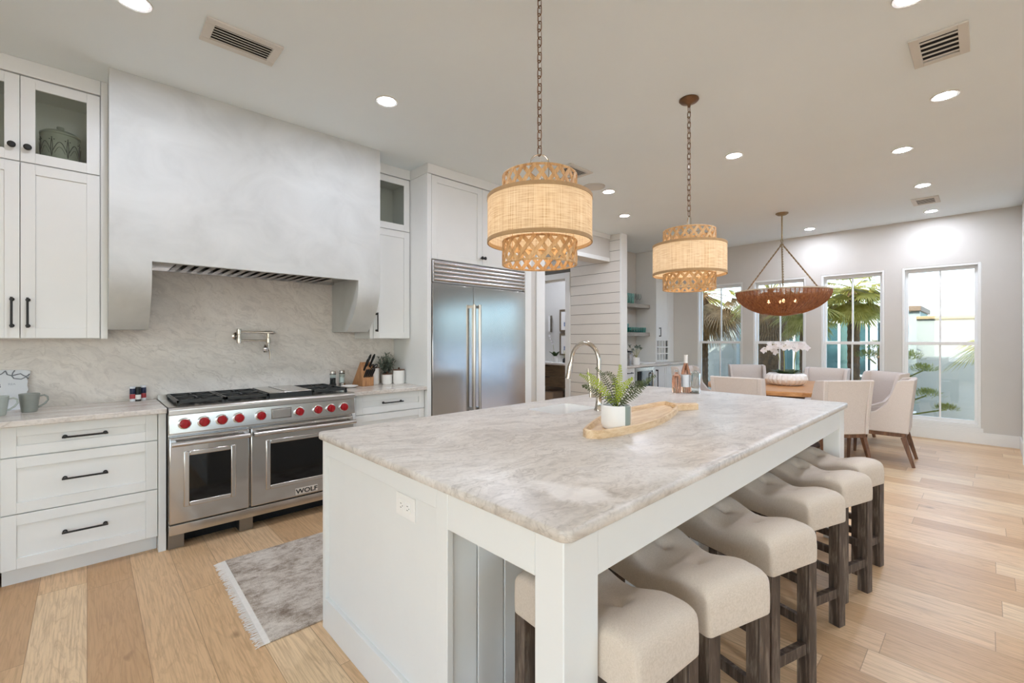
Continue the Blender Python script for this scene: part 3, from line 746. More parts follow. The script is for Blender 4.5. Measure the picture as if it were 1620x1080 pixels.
# faucet
fx, fy = 2.285, 1.640
t = thing('faucet', 'tall gooseneck pull-down nickel faucet beside the island sink', 'faucet', (fx, fy, .911))
b = MB().lathe([(.030, .911), (.030, .916), (.024, .925), (.019, .96), (.0175, 1.02), (.020, 1.025), (.020, 1.035), (.0155, 1.04)], (fx, fy, 0), 24)
part(t, 'base', b, M['nickel'])
P = [(fx, fy, 1.035), (fx, fy, 1.10), (fx, fy, 1.17), (fx, fy, 1.215)]; R_ = .098
for k in range(1, 13):
    a = pi*k/12*1.02; P.append((fx-.02*k/12, fy+R_-R_*cos(a), 1.215+R_*1.1*sin(a)))
P += [(fx-.025, fy+2*R_+.006, 1.185)]
part(t, 'spout', MB().tube(P, .0135, 16), M['nickel'])
part(t, 'spray_head', MB().tube([(fx-.025, fy+2*R_+.005, 1.19), (fx-.027, fy+2*R_+.009, 1.165), (fx-.029, fy+2*R_+.014, 1.13), (fx-.031, fy+2*R_+.019, 1.095)], [.0145, .018, .019, .0215], 18), M['nickel'])
b = MB().cyl((fx, fy, 1.0), (fx-.035, fy+.035, 1.0), .012, seg=14).tube([(fx-.035, fy+.035, .99), (fx-.035, fy+.035, 1.03), (fx-.04, fy+.045, 1.10), (fx-.043, fy+.05, 1.165)], [.010, .008, .006, .007], 12)
part(t, 'lever_handle', b, M['nickel'])

# ---- stools
def stool_seat():
    b = MB(); hx_, hy_ = .14, .235; nx, ny = 26, 40; zb = .49
    def top(x, y):
        u = min(1, abs(x)/hx_); v = min(1, abs(y)/hy_)
        f = max(0, 1-u**9)**.5; g = max(0, 1-v**12)**.5
        s = sin(min(v/.68, 1)*pi/2)**2
        z = .566+.036*s*max(0, 1-v**16)**.5+.026*f*g+.008*f*g*(1-u*u)
        for by in (-.075, .075):
            r2 = x*x+(y-by)**2; z -= .024*math.exp(-r2/(2*.017**2))
            for dx, dy in ((1, .75), (1, -.75)):
                L = sqrt(dx*dx+dy*dy); d = abs(x*dy-(y-by)*dx)/L
                z -= .006*math.exp(-(d/.008)**2)*math.exp(-r2/(2*.08**2))
        return z
    import bisect
    def sp(h, n): return [h*sin(pi/2*(-1+2*i/n)) for i in range(n+1)]
    X = sp(hx_, nx); Y = sp(hy_, ny)
    G = []
    for x in X:
        row = []
        for y in Y:
            # round the plan corners
            cx, cy = x, y; r = .016; ax, ay = abs(x)-(hx_-r), abs(y)-(hy_-r)
            if ax > 0 and ay > 0:
                L = max(ax, ay)/sqrt(ax*ax+ay*ay); ax *= L; ay *= L
                cx = math.copysign(hx_-r+ax, x); cy = math.copysign(hy_-r+ay, y)
            row.append(b.bm.verts.new((cx, cy, top(x, y))))
        G.append(row)
    for i in range(nx):
        for j in range(ny): b._face([G[i][j], G[i+1][j], G[i+1][j+1], G[i][j+1]])
    per = [G[i][0] for i in range(nx)]+[G[nx][j] for j in range(ny)]+[G[i][ny] for i in range(nx, 0, -1)]+[G[0][j] for j in range(ny, 0, -1)]
    prev = per
    for zz, sc in ((.55, 1.006), (.505, 1.004), (.494, 1.0), (zb, .985)):
        cur = [b.bm.verts.new((v.co.x*sc, v.co.y*(1+(sc-1)*.6), zz)) for v in per]
        for i in range(len(per)): b._face([prev[i], prev[(i+1)%len(per)], cur[(i+1)%len(per)], cur[i]])
        prev = cur
    b._face(prev); return b
def make_stool(label, group):
    t = thing('saddle_stool', label, 'stool', (0, 0, 0), 0, group)
    s_ = part(t, 'seat', stool_seat(), M['linen'], world=False, ang=60)
    b = MB()
    for sx in (-1, 1):
        for sy in (-1, 1): b.tube([(sx*.1335, sy*.2275, .495), (sx*.1345, sy*.2285, .53), (sx*.1325, sy*.2265, .568)], .0012, 5)
    part(s_, 'seam', b, M['linen'], world=False)
    b = MB()
    for by in (-.075, .075): b.lathe([(.009, -.002), (.008, .003), (0, .005)], (0, by, .5765), 12)
    part(s_, 'button', b, M['linen'], world=False)
    part(t, 'seat_frame', MB().box(-.09, .09, -.175, .175, .462, .4895), M['legd'], world=False)
    for sx in (-1, 1):
        for sy in (-1, 1):
            b = MB(); x0, x1 = sorted((sx*.088, sx*.136)); y0, y1 = sorted((sy*.183, sy*.231))
            b.hexa([(x0, y0, 0), (x1, y0, 0), (x1, y1, 0), (x0, y1, 0), (x0, y0, .4895), (x1, y0, .4895), (x1, y1, .4895), (x0, y1, .4895)])
            part(t, 'leg', b, M['legd'], world=False, bevel=.002)
    for sx in (-1, 1):
        part(t, 'stretcher', MB().box(sx*.112-.011, sx*.112+.011, -.182, .182, .225, .262), M['legd'], world=False, bevel=.002)
    for sy in (-1, 1):
        part(t, 'stretcher', MB().box(-.087, .087, sy*.207-.013, sy*.207+.013, .135, .178), M['legd'], world=False, bevel=.002)
    return t
GS = 'tufted saddle stools along the island'
stools = [((.935, .560), 5, 'tufted beige saddle stool nearest the camera, partly hidden by the white corner post'),
          ((1.29, .545), 17, 'second tufted beige saddle stool from the near island corner post'),
          ((1.787, .53), 17, 'third tufted beige saddle stool counted from the near island corner post'),
          ((2.33, .54), 18, 'fourth tufted beige saddle stool counted from the near island corner post'),
          ((2.78, .498), 17, 'tufted beige saddle stool second from the far island corner post'),
          ((3.18, .49), 15, 'tufted beige saddle stool farthest away, beside the far island corner post')]
st0 = None
for (cx, cy), dg, lab in stools:
    a = -radians(dg); X_ = (cos(a), sin(a)); Y_ = (-sin(a), cos(a))
    loc = (cx+.14*X_[0]+.235*Y_[0], cy+.14*X_[1]+.235*Y_[1], 0)
    if st0 is None:
        st0 = make_stool(lab, GS); st0.location = loc; st0.rotation_euler = (0, 0, a)
    else: dup(st0, loc, a, lab, GS)

# ================================================================ ceiling fixtures
def cage(b, r0, r1, z0, z1, n, wd=.0165, th=.004, turn=1.5):
    for s_ in (1, -1):
        for k in range(n):
            P = []; Q = []
            for j in range(9):
                u = j/8; a = 2*pi*k/n+s_*turn*2*pi/n*(u-.5)+ (0 if s_ > 0 else pi/n)
                r = r0+(r1-r0)*u+s_*.0022
                P.append((r*cos(a), r*sin(a), z0+(z1-z0)*u)); Q.append((cos(a), sin(a), 0))
            b.ribbon(P, Q, wd, th)
def ringt(b, r, z, rad, n=48, seg=8, c=(0, 0)):
    return b.tube([(c[0]+r*cos(2*pi*k/n), c[1]+r*sin(2*pi*k/n), z) for k in range(n)], rad, seg, closed=True)
def chain(b, z0, z1, L=.046, W=.0105, r=.0026, P0=None, P1=None):
    """links from P0 to P1"""
    P0 = Vector(P0 or (0, 0, z0)); P1 = Vector(P1 or (0, 0, z1)); d = P1-P0; tot = d.length; d.normalize()
    a = d.orthogonal().normalized(); c = d.cross(a); pitch = L-4*r; n = max(1, round(tot/pitch)); pitch = tot/n
    for i in range(n):
        m = P0+d*pitch*(i+.5); e = a if i % 2 else c; pts = []
        h = L/2-W
        for k in range(6): q = pi*k/5; pts.append(m+d*(h+W*sin(q))+e*W*cos(q))
        for k in range(6): q = pi+pi*k/5; pts.append(m+d*(-h+W*sin(q))+e*W*cos(q))
        b.tube(pts, r, 6, closed=True)
    return b
def make_pendant(label, loc):
    t = thing('pendant_lamp', label, 'pendant light', loc, 0, 'woven drum pendants over the island')
    # local z = 0 at the ceiling
    z = lambda q: q-CZ
    b = MB().lathe([(0, z(2.9795)), (.062, z(2.9795)), (.064, z(2.972)), (.055, z(2.962)), (.03, z(2.955)), (.012, z(2.945)), (.009, z(2.925)), (0, z(2.925))], seg=32)
    part(t, 'canopy', b, M['bronze'], world=False)
    part(t, 'chain', chain(MB(), z(2.185), z(2.927)), M['bronze'], world=False)
    part(t, 'cord', MB().tube([(.004, .002, z(2.925)), (.006, .0, z(2.55)), (.004, .003, z(2.2)), (.003, 0, z(2.085))], .0017, 6), M['plast'], world=False)
    P = [(.042*cos(pi*k/14), 0, z(2.145)+.042*sin(pi*k/14)) for k in range(15)]
    P = [(.042, 0, z(2.077))]+P+[(-.042, 0, z(2.077))]
    part(t, 'hanger_loop', MB().tube(P, .0034, 8), M['nickel'], world=False)
    b = MB()
    for k in range(3): a = 2*pi*k/3; b.tube([(0, 0, z(2.07)), (.165*cos(a), .165*sin(a), z(2.082))], .0025, 6)
    b.cyl((0, 0, z(2.085)), (0, 0, z(1.93)), .009, seg=12).box(-.045, .045, -.004, .004, z(2.072), z(2.078))
    for k in range(3):
        a = 2*pi*k/3+.5; b.tube([(0, 0, z(1.94)), (.05*cos(a), .05*sin(a), z(1.93))], .006, 8); b.cyl((.05*cos(a), .05*sin(a), z(1.925)), (.05*cos(a), .05*sin(a), z(1.955)), .013, seg=12)
    part(t, 'inner_frame', b, M['nickel'], world=False)
    for k in range(3):
        a = 2*pi*k/3+.5
        part(t, 'bulb', MB().lathe([(0, -.06), (.012, -.055), (.019, -.04), (.017, -.02), (.009, -.003), (0, 0)], (.05*cos(a), .05*sin(a), z(1.925)), 10), M['bulb'], world=False)
    r = .236; z0, z1 = z(1.789), z(1.981)
    b = MB(); b.loops([[(q*cos(2*pi*k/72), q*sin(2*pi*k/72), zz) for k in range(72)] for q, zz in ((r, z0), (r, z1))])
    part(t, 'drum_shade', b, M['raffia'], world=False)
    b = MB()
    for zz in (z0, z1):
        b.loops([[(q*cos(2*pi*k/72), q*sin(2*pi*k/72), zz+h) for k in range(72)] for q, h in ((r-.004, -.008), (r+.0022, -.008), (r+.0022, .008), (r-.004, .008), (r-.004, -.008))])
    part(t, 'trim_band', b, M['canetrim'], world=False)
    b = MB(); cage(b, .166, .166, z(1.687), z(1.786), 19); ringt(b, .166, z(1.686), .005); ringt(b, .166, z(1.787), .005)
    for k in range(3): a = 2*pi*k/3+.3; b.tube([(.166*cos(a), .166*sin(a), z(1.788)), (.17*cos(a), .17*sin(a), z(1.90)), (.05*cos(a), .05*sin(a), z(1.955)), (0, 0, z(1.957))], .0022, 6)
    part(t, 'lower_cage', b, M['cane'], world=False)
    b = MB(); cage(b, .168, .165, z(1.972), z(2.082), 19); ringt(b, .168, z(1.972), .004); ringt(b, .165, z(2.083), .0055)
    part(t, 'upper_cage', b, M['cane'], world=False)
    return t
pA = make_pendant('large woven drum pendant nearest the camera, over the near half of the island', (1.494, 1.398, CZ-.0005)); pA.rotation_euler.z = -.76
dup(pA, (2.979, 1.396, CZ-.0005), .7, 'smaller-looking woven drum pendant over the far half of the island')

# wicker bowl chandelier over the table
cx, cy = 6.558, 1.833
t = thing('bowl_chandelier', 'brown wicker bowl chandelier hanging over the round dining table', 'chandelier', (cx, cy, CZ-.0005))
z = lambda q: q-CZ
part(t, 'canopy', MB().lathe([(0, z(2.9795)), (.072, z(2.9795)), (.074, z(2.97)), (.05, z(2.952)), (.014, z(2.945)), (0, z(2.944))], seg=28), M['brasschain'], world=False)
part(t, 'rod', MB().cyl((0, 0, z(2.946)), (0, 0, z(2.645)), .009, seg=12), M['brasschain'], world=False)
b = MB(); b.tube([(.032*cos(2*pi*k/24), 0, z(2.615)+.032*sin(2*pi*k/24)) for k in range(24)], .0055, 8, closed=True); b.lathe([(0, z(2.585)), (.02, z(2.58)), (.022, z(2.56)), (0, z(2.553))], seg=14)
part(t, 'ring', b, M['brasschain'], world=False)
RR, ZR, ZBm = .535, 1.955, 1.650
for k in range(3):
    a = 2*pi*k/3+radians(-43)
    b = MB()
    P0 = Vector((.012*cos(a), .012*sin(a), z(2.565))); P1 = Vector((RR*.985*cos(a), RR*.985*sin(a), z(ZR)))
    for s_ in (0, pi): b.tube([P0+(P1-P0)*(j/60)+Vector((-sin(a), cos(a), 0))*.0065*cos(j*.9+s_)+Vector((0, 0, 1))*.0065*sin(j*.9+s_) for j in range(61)], .0058, 6)
    part(t, 'rope', b, M['brasschain'], world=False)
def bowl_r(u):  # u 0 bottom .. 1 rim
    return RR*sin(u*pi/2)**.92, ZBm+(ZR-ZBm)*(1-cos(u*pi/2))**.88
b = MB()
NR = 46
for i in range(1, NR+1):
    r_, zz = bowl_r(i/NR); n = 40+int(56*i/NR)
    b.tube([(r_*cos(2*pi*k/n), r_*sin(2*pi*k/n), z(zz)+.0035*(1 if k % 2 else -1)*0) for k in range(n)], .0046, 5, closed=True)
for k in range(72):
    a = 2*pi*k/72; P = []
    for j in range(3, 13): r_, zz = bowl_r(j/12); P.append(((r_+.003)*cos(a), (r_+.003)*sin(a), z(zz)-.002))
    b.tube(P, .0055, 5)
b.lathe([(0, z(ZBm)-.004), (.03, z(ZBm)-.002), (.05, z(ZBm)+.004), (.03, z(ZBm)+.006), (0, z(ZBm)+.006)], seg=20)
part(t, 'wicker_bowl', b, M['wicker'], world=False)
b = MB(); ringt(b, RR+.004, z(ZR)+.006, .010, 72)
part(t, 'rim', b, M['wickrim'], world=False)
b = MB(); b.cyl((0, 0, z(1.675)), (0, 0, z(1.80)), .012, seg=12)
for k in range(4):
    a = pi/2*k+.4; b.tube([(0, 0, z(1.73)), (.10*cos(a), .10*sin(a), z(1.735)), (.15*cos(a), .15*sin(a), z(1.765))], .006, 8)
    b.cyl((.15*cos(a), .15*sin(a), z(1.765)), (.15*cos(a), .15*sin(a), z(1.80)), .012, seg=12)
part(t, 'lamp_arms', b, M['brasschain'], world=False)
for k in range(4):
    a = pi/2*k+.4
    part(t, 'bulb', MB().lathe([(0, 0), (.012, .006), (.018, .022), (.012, .045), (0, .06)], (.15*cos(a), .15*sin(a), z(1.80)), 10), M['bulb2'], world=False)

# recessed downlights
cans = [(.164, 2.833, 'recessed downlight at the top edge of the photo near the left air vent'),
        (1.495, 2.833, 'recessed downlight in front of the plaster hood'),
        (4.203, 2.885, 'recessed downlight beside the round ceiling speaker'),
        (5.177, 3.305, 'recessed downlight just in front of the shiplap wall'),
        (4.18, .195, 'largest-looking recessed downlight at right, below the near right air vent'),
        (4.186, 1.551, 'recessed downlight between the far pendant and the right side lights'),
        (5.115, .506, 'recessed downlight second from the near right air vent'),
        (6.457, .471, 'recessed downlight just nearer than the small far air vent'),
        (7.848, .495, 'recessed downlight beyond the small far air vent'),
        (7.803, 1.814, 'recessed downlight right of the wicker chandelier canopy'),
        (2.85, .25, 'recessed downlight just above the upper frame edge at right'),
        (1.2, -1.6, 'unseen downlight added on the living side, behind the camera near the island'),  # unseen, added to light the living side
        (-1.8, 1.4, 'unseen downlight added behind the camera by the west wall'), (4.9, 5.6, 'unseen downlight added in the hall behind the shiplap'),  # both unseen, added to light the room and the hall
        (6.9, 6.2, 'recessed downlight over the bathroom vanity'), (6.7, 7.2, 'unseen downlight added at the far end of the bathroom'), (6.8, 5.3, 'unseen downlight added just inside the bathroom doorway')]  # last two unseen, added to brighten the bathroom
c0 = None
for x, y, lab in cans:
    if c0 is None:
        c0 = thing('recessed_downlight', lab, 'downlight', (x, y, CZ), 0, 'recessed ceiling downlights')
        part(c0, 'trim_ring', MB().lathe([(.056, -.001), (.056, -.004), (.070, -.006), (.074, -.0008)], seg=36), M['vent'], world=False)
        part(c0, 'lens', MB().lathe([(.0558, -.0015), (.05, -.0028), (0, -.003)], seg=28), M['can'], world=False)
    else: dup(c0, (x, y, CZ), 0, lab)
# vents
def vent(label, x0, x1, y0, y1, along, n, loc, sub):
    t = thing('air_vent', label, 'air vent', loc, 0, 'ceiling air vents'); f = .042; z1, z0 = CZ-.0005, CZ-.012
    b = MB().box(x0, x1, y0, y0+f, z0, z1).box(x0, x1, y1-f, y1, z0, z1).box(x0, x0+f, y0+f, y1-f, z0, z1).box(x1-f, x1, y0+f, y1-f, z0, z1)
    part(t, 'frame', b, M['vent'], bevel=.002)
    part(t, 'duct_shade', MB().box(x0+f, x1-f, y0+f, y1-f, CZ-.0025, z1), M['ventback'])  # flat dark sheet painting the shade behind the blades
    for k in range(n):
        u = (k+.5)/n
        if along == 'x':
            y = y0+f+(y1-y0-2*f)*u; b = MB().bar((x0+f, y, CZ-.009), (x1-f, y, CZ-.009), sub, .0025, up=(0, -.45, 1))
        else:
            x = x0+f+(x1-x0-2*f)*u; b = MB().bar((x, y0+f, CZ-.009), (x, y1-f, CZ-.009), sub, .003, up=(-.12, 0, 1))
        part(t, 'blade', b, M['vent'])
vent('long ceiling air vent with fine blades in front of the hood', .44, .80, 2.70, 2.93, 'x', 6, (.62, 2.81, CZ), .017)
vent('large square-bladed ceiling air vent at upper right', 3.27, 3.62, .065, .30, 'y', 5, (3.44, .18, CZ), .022)
vent('small far ceiling air vent between two downlights at right', 7.02, 7.36, .38, .62, 'y', 6, (7.19, .5, CZ), .020)
vent('ceiling air vent half hidden behind the near pendant', 3.26, 3.60, 2.65, 2.87, 'x', 6, (3.42, 2.76, CZ), .017)
single('ceiling_speaker', MB().lathe([(.120, -.0008), (.118, -.006), (.113, -.007), (.110, -.005), (0, -.005)], (3.95, 2.90, CZ), 40), M['vent'], 'round white ceiling speaker grille between a vent and a downlight', 'speaker', loc=(3.95, 2.90, CZ))

# ================================================================ dining area
TX, TY, TR = 6.60, 1.83, .90
t = thing('dining_table', 'round light oak pedestal dining table under the wicker chandelier', 'table', (TX, TY, 0))
part(t, 'tabletop', MB().lathe([(0, .695), (TR-.02, .695), (TR, .70), (TR, .742), (TR-.006, .748), (0, .748)], (TX, TY, 0), 96), M['tablew'])
part(t, 'pedestal', MB().lathe([(.34, .03), (.34, .05), (.22, .10), (.20, .40), (.24, .60), (.34, .694)], (TX, TY, 0), 48), M['walnut'])
part(t, 'base', MB().lathe([(.40, 0), (.40, .022), (.385, .03), (0, .03)], (TX, TY, 0), 48), M['walnut'])
def make_chair(label, group):
    t = thing('dining_chair', label, 'chair', (0, 0, 0), 0, group)
    b = MB()
    b.hexa([(-.212, -.25, .345), (.212, -.25, .345), (.212, .27, .345), (-.212, .27, .345), (-.212, -.25, .47), (.212, -.25, .47), (.212, .27, .475), (-.212, .27, .475)])
    part(t, 'seat', b, M['chairf'], world=False, bevel=.022, seg=3)
    b = MB(); n = 9; G0 = []; G1 = []
    for j, (zz, yy, th, hw) in enumerate(((.345, -.27, .075, .215), (.50, -.278, .09, .218), (.66, -.292, .085, .224), (.80, -.306, .075, .231), (.895, -.318, .06, .236), (.915, -.322, .04, .234))):
        r0 = []; r1 = []
        for i in range(n):
            x = -hw+2*hw*i/(n-1); c = .018*(1-(x/hw)**2)
            r0.append(b.bm.verts.new((x, yy-.028-c*.5, zz))); r1.append(b.bm.verts.new((x, yy+th-.028+(.015*(1-(x/hw)**2) if j < 4 else 0), zz)))
        G0.append(r0); G1.append(r1)
    for G in (G0, G1):
        for A, B in zip(G, G[1:]):
            for i in range(n-1): b._face([A[i], A[i+1], B[i+1], B[i]])
    for A, B, C, D in zip(G0, G0[1:], G1, G1[1:]):
        b._face([A[0], B[0], D[0], C[0]]); b._face([A[-1], B[-1], D[-1], C[-1]])
    for A, C in ((G0[0], G1[0]), (G0[-1], G1[-1])):
        for i in range(n-1): b._face([A[i], A[i+1], C[i+1], C[i]])
    part(t, 'backrest', b, M['chairf'], world=False, bevel=.012, seg=3)
    poly = [(-.305, .345), (-.312, .50), (-.352, .91), (-.335, .918), (-.225, .905), (-.205, .88), (-.13, .66), (-.03, .56), (.20, .50), (.225, .47), (.225, .345)]
    for s_ in (-1, 1):
        b = MB(); x0, x1 = (.2125, .252)
        bo = [(s_*(x0+ (q[1]-.345)*.03), q[0], q[1]) for q in poly]; bi = [(s_*(x1+(q[1]-.345)*.04), q[0], q[1]) for q in poly]
        A = [b.bm.verts.new(p) for p in bo]; B = [b.bm.verts.new(p) for p in bi]
        for tr in tessellate_polygon([[Vector((q[0], q[1], 0)) for q in poly]]):
            b._face([A[i] for i in tr]); b._face([B[i] for i in tr[::-1]])
        for i in range(len(poly)): b._face([A[i], A[(i+1) % len(poly)], B[(i+1) % len(poly)], B[i]])
        part(t, 'wing', b, M['chairf'], world=False, bevel=.008, seg=2)
    b = MB().box(-.235, .235, -.285, -.24, .305, .344).box(-.235, .235, .18, .215, .305, .344).box(-.245, -.21, -.24, .18, .305, .344).box(.21, .245, -.24, .18, .305, .344)
    part(t, 'seat_rail', b, M['walnut'], world=False, bevel=.003)
    for sx in (-1, 1):
        part(t, 'leg', MB().bar((sx*.228, .198, .304), (sx*.232, .21, 0), .038, .042, .024, .026, up=(0, 1, 0)), M['walnut'], world=False, bevel=.003)
        part(t, 'leg', MB().bar((sx*.228, -.262, .304), (sx*.245, -.345, 0), .040, .048, .026, .028, up=(0, 1, 0)), M['walnut'], world=False, bevel=.003)
    return t
GC = 'cream upholstered wing chairs round the dining table'
chs = [((5.97, 1.25), 50, 'cream dining chair with its back to the camera, beside the far island corner'),
       ((6.50, .88), 92, 'cream dining chair seen from its side, nearest the right window'),
       ((7.42, 1.10), 140, 'cream dining chair facing the camera, half hidden behind the side-on chair'),
       ((5.66, 1.97), 2, 'cream dining chair with low back to the camera just behind the island top'),
       ((7.78, 2.62), 212, 'cream dining chair beyond the table, left of the orchid bowl'),
       ((7.72, 1.66), 176, 'cream dining chair beyond the table, right of the orchid bowl'),
       ((6.86, 3.02), 262, 'cream dining chair at far left of the table, behind the wine bottles')]
ch0 = None
for (x, y), dg, lab in chs:
    a = radians(dg-90)
    if ch0 is None: ch0 = make_chair(lab, GC); ch0.location = (x, y, 0); ch0.rotation_euler = (0, 0, a)
    else: dup(ch0, (x, y, 0), a, lab, GC)
# orchid bowl
ox, oy, oz = 6.62, 1.80, .7485
t = thing('potted_orchid', 'white orchids in a ribbed white bowl on the round dining table', 'potted plant', (ox, oy, oz))
mod = lambda a, z: 1+.07*abs(sin(a*12))
b = MB().lathe([(.02, oz), (.15, oz), (.20, oz+.03), (.225, oz+.08), (.215, oz+.13), (.185, oz+.155), (.165, oz+.155), (.17, oz+.13), (0, oz+.12)], (ox, oy, 0), 216, mod)
part(t, 'bowl', b, M['ceram'])
rnd = random.Random(3)
stems = []
for k in range(5):
    a = 2*pi*k/5+.6; r = .06+.05*rnd.random(); px, py = ox+r*cos(a), oy+r*sin(a)
    H = .40+.06*rnd.random(); tx, ty = px+.03*cos(a), py+.03*sin(a)
    top = Vector((tx, ty, oz+.13+H*.8)); aa = rnd.choice((2.4, 2.6, -.7, -.5, 2.2)); dr = Vector((cos(aa), sin(aa), 0))
    P = [Vector((px, py, oz+.12)), Vector((px, py, oz+.3)), top]
    for j in range(1, 6): u = j/5; P.append(top+dr*.17*u+Vector((0, 0, .06*sin(u*pi*.75)-.03*u)))
    part(t, 'stem', MB().tube(P, .004, 6), M['stem']); stems.append(P)
    for j in range(8):
        u = 2+5*(j+.5)/8; i0 = min(int(u), 6); pt = P[i0].lerp(P[i0+1], u-i0)+Vector((rnd.uniform(-.03, .03), rnd.uniform(-.03, .03), rnd.uniform(-.035, .02)))
        d = Vector((-1, rnd.uniform(-.9, .5), rnd.uniform(-.2, .3))).normalized(); e1 = d.orthogonal().normalized(); e2 = d.cross(e1)
        b = MB()
        for q in range(5):
            an = 2*pi*q/5+rnd.random(); ld = e1*cos(an)+e2*sin(an)+d*.25; b.leaf(pt, ld, d, .042, .040 if q % 2 else .034, .1, 3)
        b.leaf(pt, d, e1, .015, .014, 0, 2)
        part(t, 'blossom', b, M['orch'], smooth=False)
for k in range(16):
    a = 2*pi*k/16+.2; d = Vector((cos(a), sin(a), .75+.5*rnd.random())); p = (ox+.05*cos(a), oy+.05*sin(a), oz+.12)
    part(t, 'leaf', MB().leaf(p, d, (-cos(a)*.6, -sin(a)*.6, 1), .17+.05*rnd.random(), .075, .35, 5), M['orchl'])

# ================================================================ wet bar alcove
BF = 3.955; WB = 4.62
def bar_unit(name, label, x0, x1, fronts):
    t = thing(name, label, 'cabinet', ((x0+x1)/2, 4.28, 0))
    part(t, 'body', MB().box(x0, x1, BF+.021, WB-.002, .09, .877).box(x0, x1, BF+.08, BF+.1, 0, .09), M['white'])
    for kind, a, c, z0, z1 in fronts:
        d = part(t, kind, MB().shaker(a, c, z0, z1, BF, .02, .045), M['white'], bevel=.0015)
        if kind == 'drawer': m = (a+c)/2; part(d, 'handle', MB().handle((m-.07, BF, (z0+z1)/2), (m+.07, BF, (z0+z1)/2), (0, -1, 0), .007), M['black'])
        else: part(d, 'handle', MB().handle((a+.055, BF, .50), (a+.055, BF, .80), (0, -1, 0), .009), M['black'])
    return t
bar_unit('drawer_cabinet', 'small white bar drawer cabinet against the shiplap wall end', 6.156, 6.50, [('drawer', 6.162, 6.497, .716, .872), ('drawer', 6.162, 6.497, .41, .71), ('drawer', 6.162, 6.497, .10, .404)])
bar_unit('base_cabinet', 'narrow white bar cabinet with a long black door pull', 7.135, 7.55, [('door', 7.138, 7.547, .10, .872)])
bar_unit('drawer_cabinet', 'white bar drawer cabinet behind the rose wine bottles', 7.552, 8.295, [('drawer', 7.556, 8.292, .716, .872), ('drawer', 7.556, 8.292, .41, .71), ('drawer', 7.556, 8.292, .10, .404)])
t = thing('wine_cooler', 'stainless framed glass door wine cooler under the bar counter', 'wine cooler', (6.82, 4.28, 0))
part(t, 'body', MB().box(6.505, 7.13, BF+.021, WB-.01, 0, .872), M['steeld'])
d = part(t, 'door', MB().shaker(6.508, 7.127, .10, .868, BF-.004, .024, .06, hole=True), M['steel'], bevel=.002)
part(d, 'pane', MB().box(6.567, 7.068, BF+.006, BF+.012, .159, .809), M['blackgl'])
part(d, 'handle', MB().handle((7.03, BF-.004, .25), (7.03, BF-.004, .76), (0, -1, 0), .008), M['steel'])
single('countertop', MB().box(6.154, 8.305, BF-.03, WB-.001, .878, .910), M['stonec'], 'pale stone bar counter in the alcove', 'countertop', bevel=.003)
t = thing('bar_sink', 'small white bar sink with a nickel tap on the alcove counter', 'sink', (7.24, 4.28, .911))
b = MB(); R = b.loops([ringz(rrect(7.02, 7.46, 4.10, 4.44, .04), .911), ringz(rrect(7.02, 7.46, 4.10, 4.44, .04), .926), ringz(rrect(7.04, 7.44, 4.12, 4.42, .04), .926), ringz(rrect(7.06, 7.42, 4.14, 4.40, .04), .914)])
b._face(R[-1]); b._face(R[0])
part(t, 'basin', b, M['ceram'])
b = MB().cyl((7.24, 4.475, .911), (7.24, 4.475, 1.0), .012, seg=12).tube([(7.24, 4.475, 1.0), (7.24, 4.465, 1.03), (7.24, 4.41, 1.045), (7.24, 4.36, 1.02)], .009, 10)
part(t, 'tap', b, M['nickel'])
# tall wine tower on the counter
UX0, UX1, UF = 7.632, 8.303, 4.20
t = thing('wine_cabinet', 'tall white cabinet with a wine bottle rack standing on the bar counter', 'cabinet', (7.97, 4.4, .911))
b = MB().box(UX0, UX0+.02, UF+.021, WB-.002, .911, CZ-.001).box(UX1-.02, UX1, UF+.021, WB-.002, .911, CZ-.001).box(UX0+.02, UX1-.02, UF+.021, WB-.002, 1.345, CZ-.001).box(UX0+.02, UX1-.02, WB-.03, WB-.002, .911, 1.345).box(UX0+.02, UX1-.02, UF+.021, WB-.03, .911, .93)
b.box(UX0, UX1, UF, UF+.021, 2.885, CZ-.001)
part(t, 'body', b, M['white'], bevel=.002)
d = part(t, 'door', MB().shaker(UX0+.003, 8.13, 1.352, 2.88, UF, .02, .06), M['white'], bevel=.0015)
part(d, 'handle', MB().handle((UX0+.12, UF, 1.40), (UX0+.12, UF, 1.545), (0, -1, 0), .007), M['black'])
part(t, 'filler_post', MB().box(8.132, UX1, UF, UF+.02, .911, 2.884), M['white'])
b = MB(); x0, x1, z0, z1 = UX0, 8.13, .913, 1.347
b.box(x0, x1, UF, UF+.02, z0, z0+.035).box(x0, x1, UF, UF+.02, z1-.035, z1).box(x0, x0+.03, UF, UF+.02, z0+.035, z1-.035).box(x1-.045, x1, UF, UF+.02, z0+.035, z1-.035)
for k in range(1, 4): xx = x0+.03+(x1-x0-.075)*k/4; b.box(xx-.012, xx+.012, UF+.002, UF+.3, z0+.035, z1-.035)
for k in range(1, 3): zz = z0+.035+(z1-z0-.07)*k/3; b.box(x0+.03, x1-.045, UF+.004, UF+.3, zz-.011, zz+.011)
part(t, 'bottle_rack', b, M['white'])
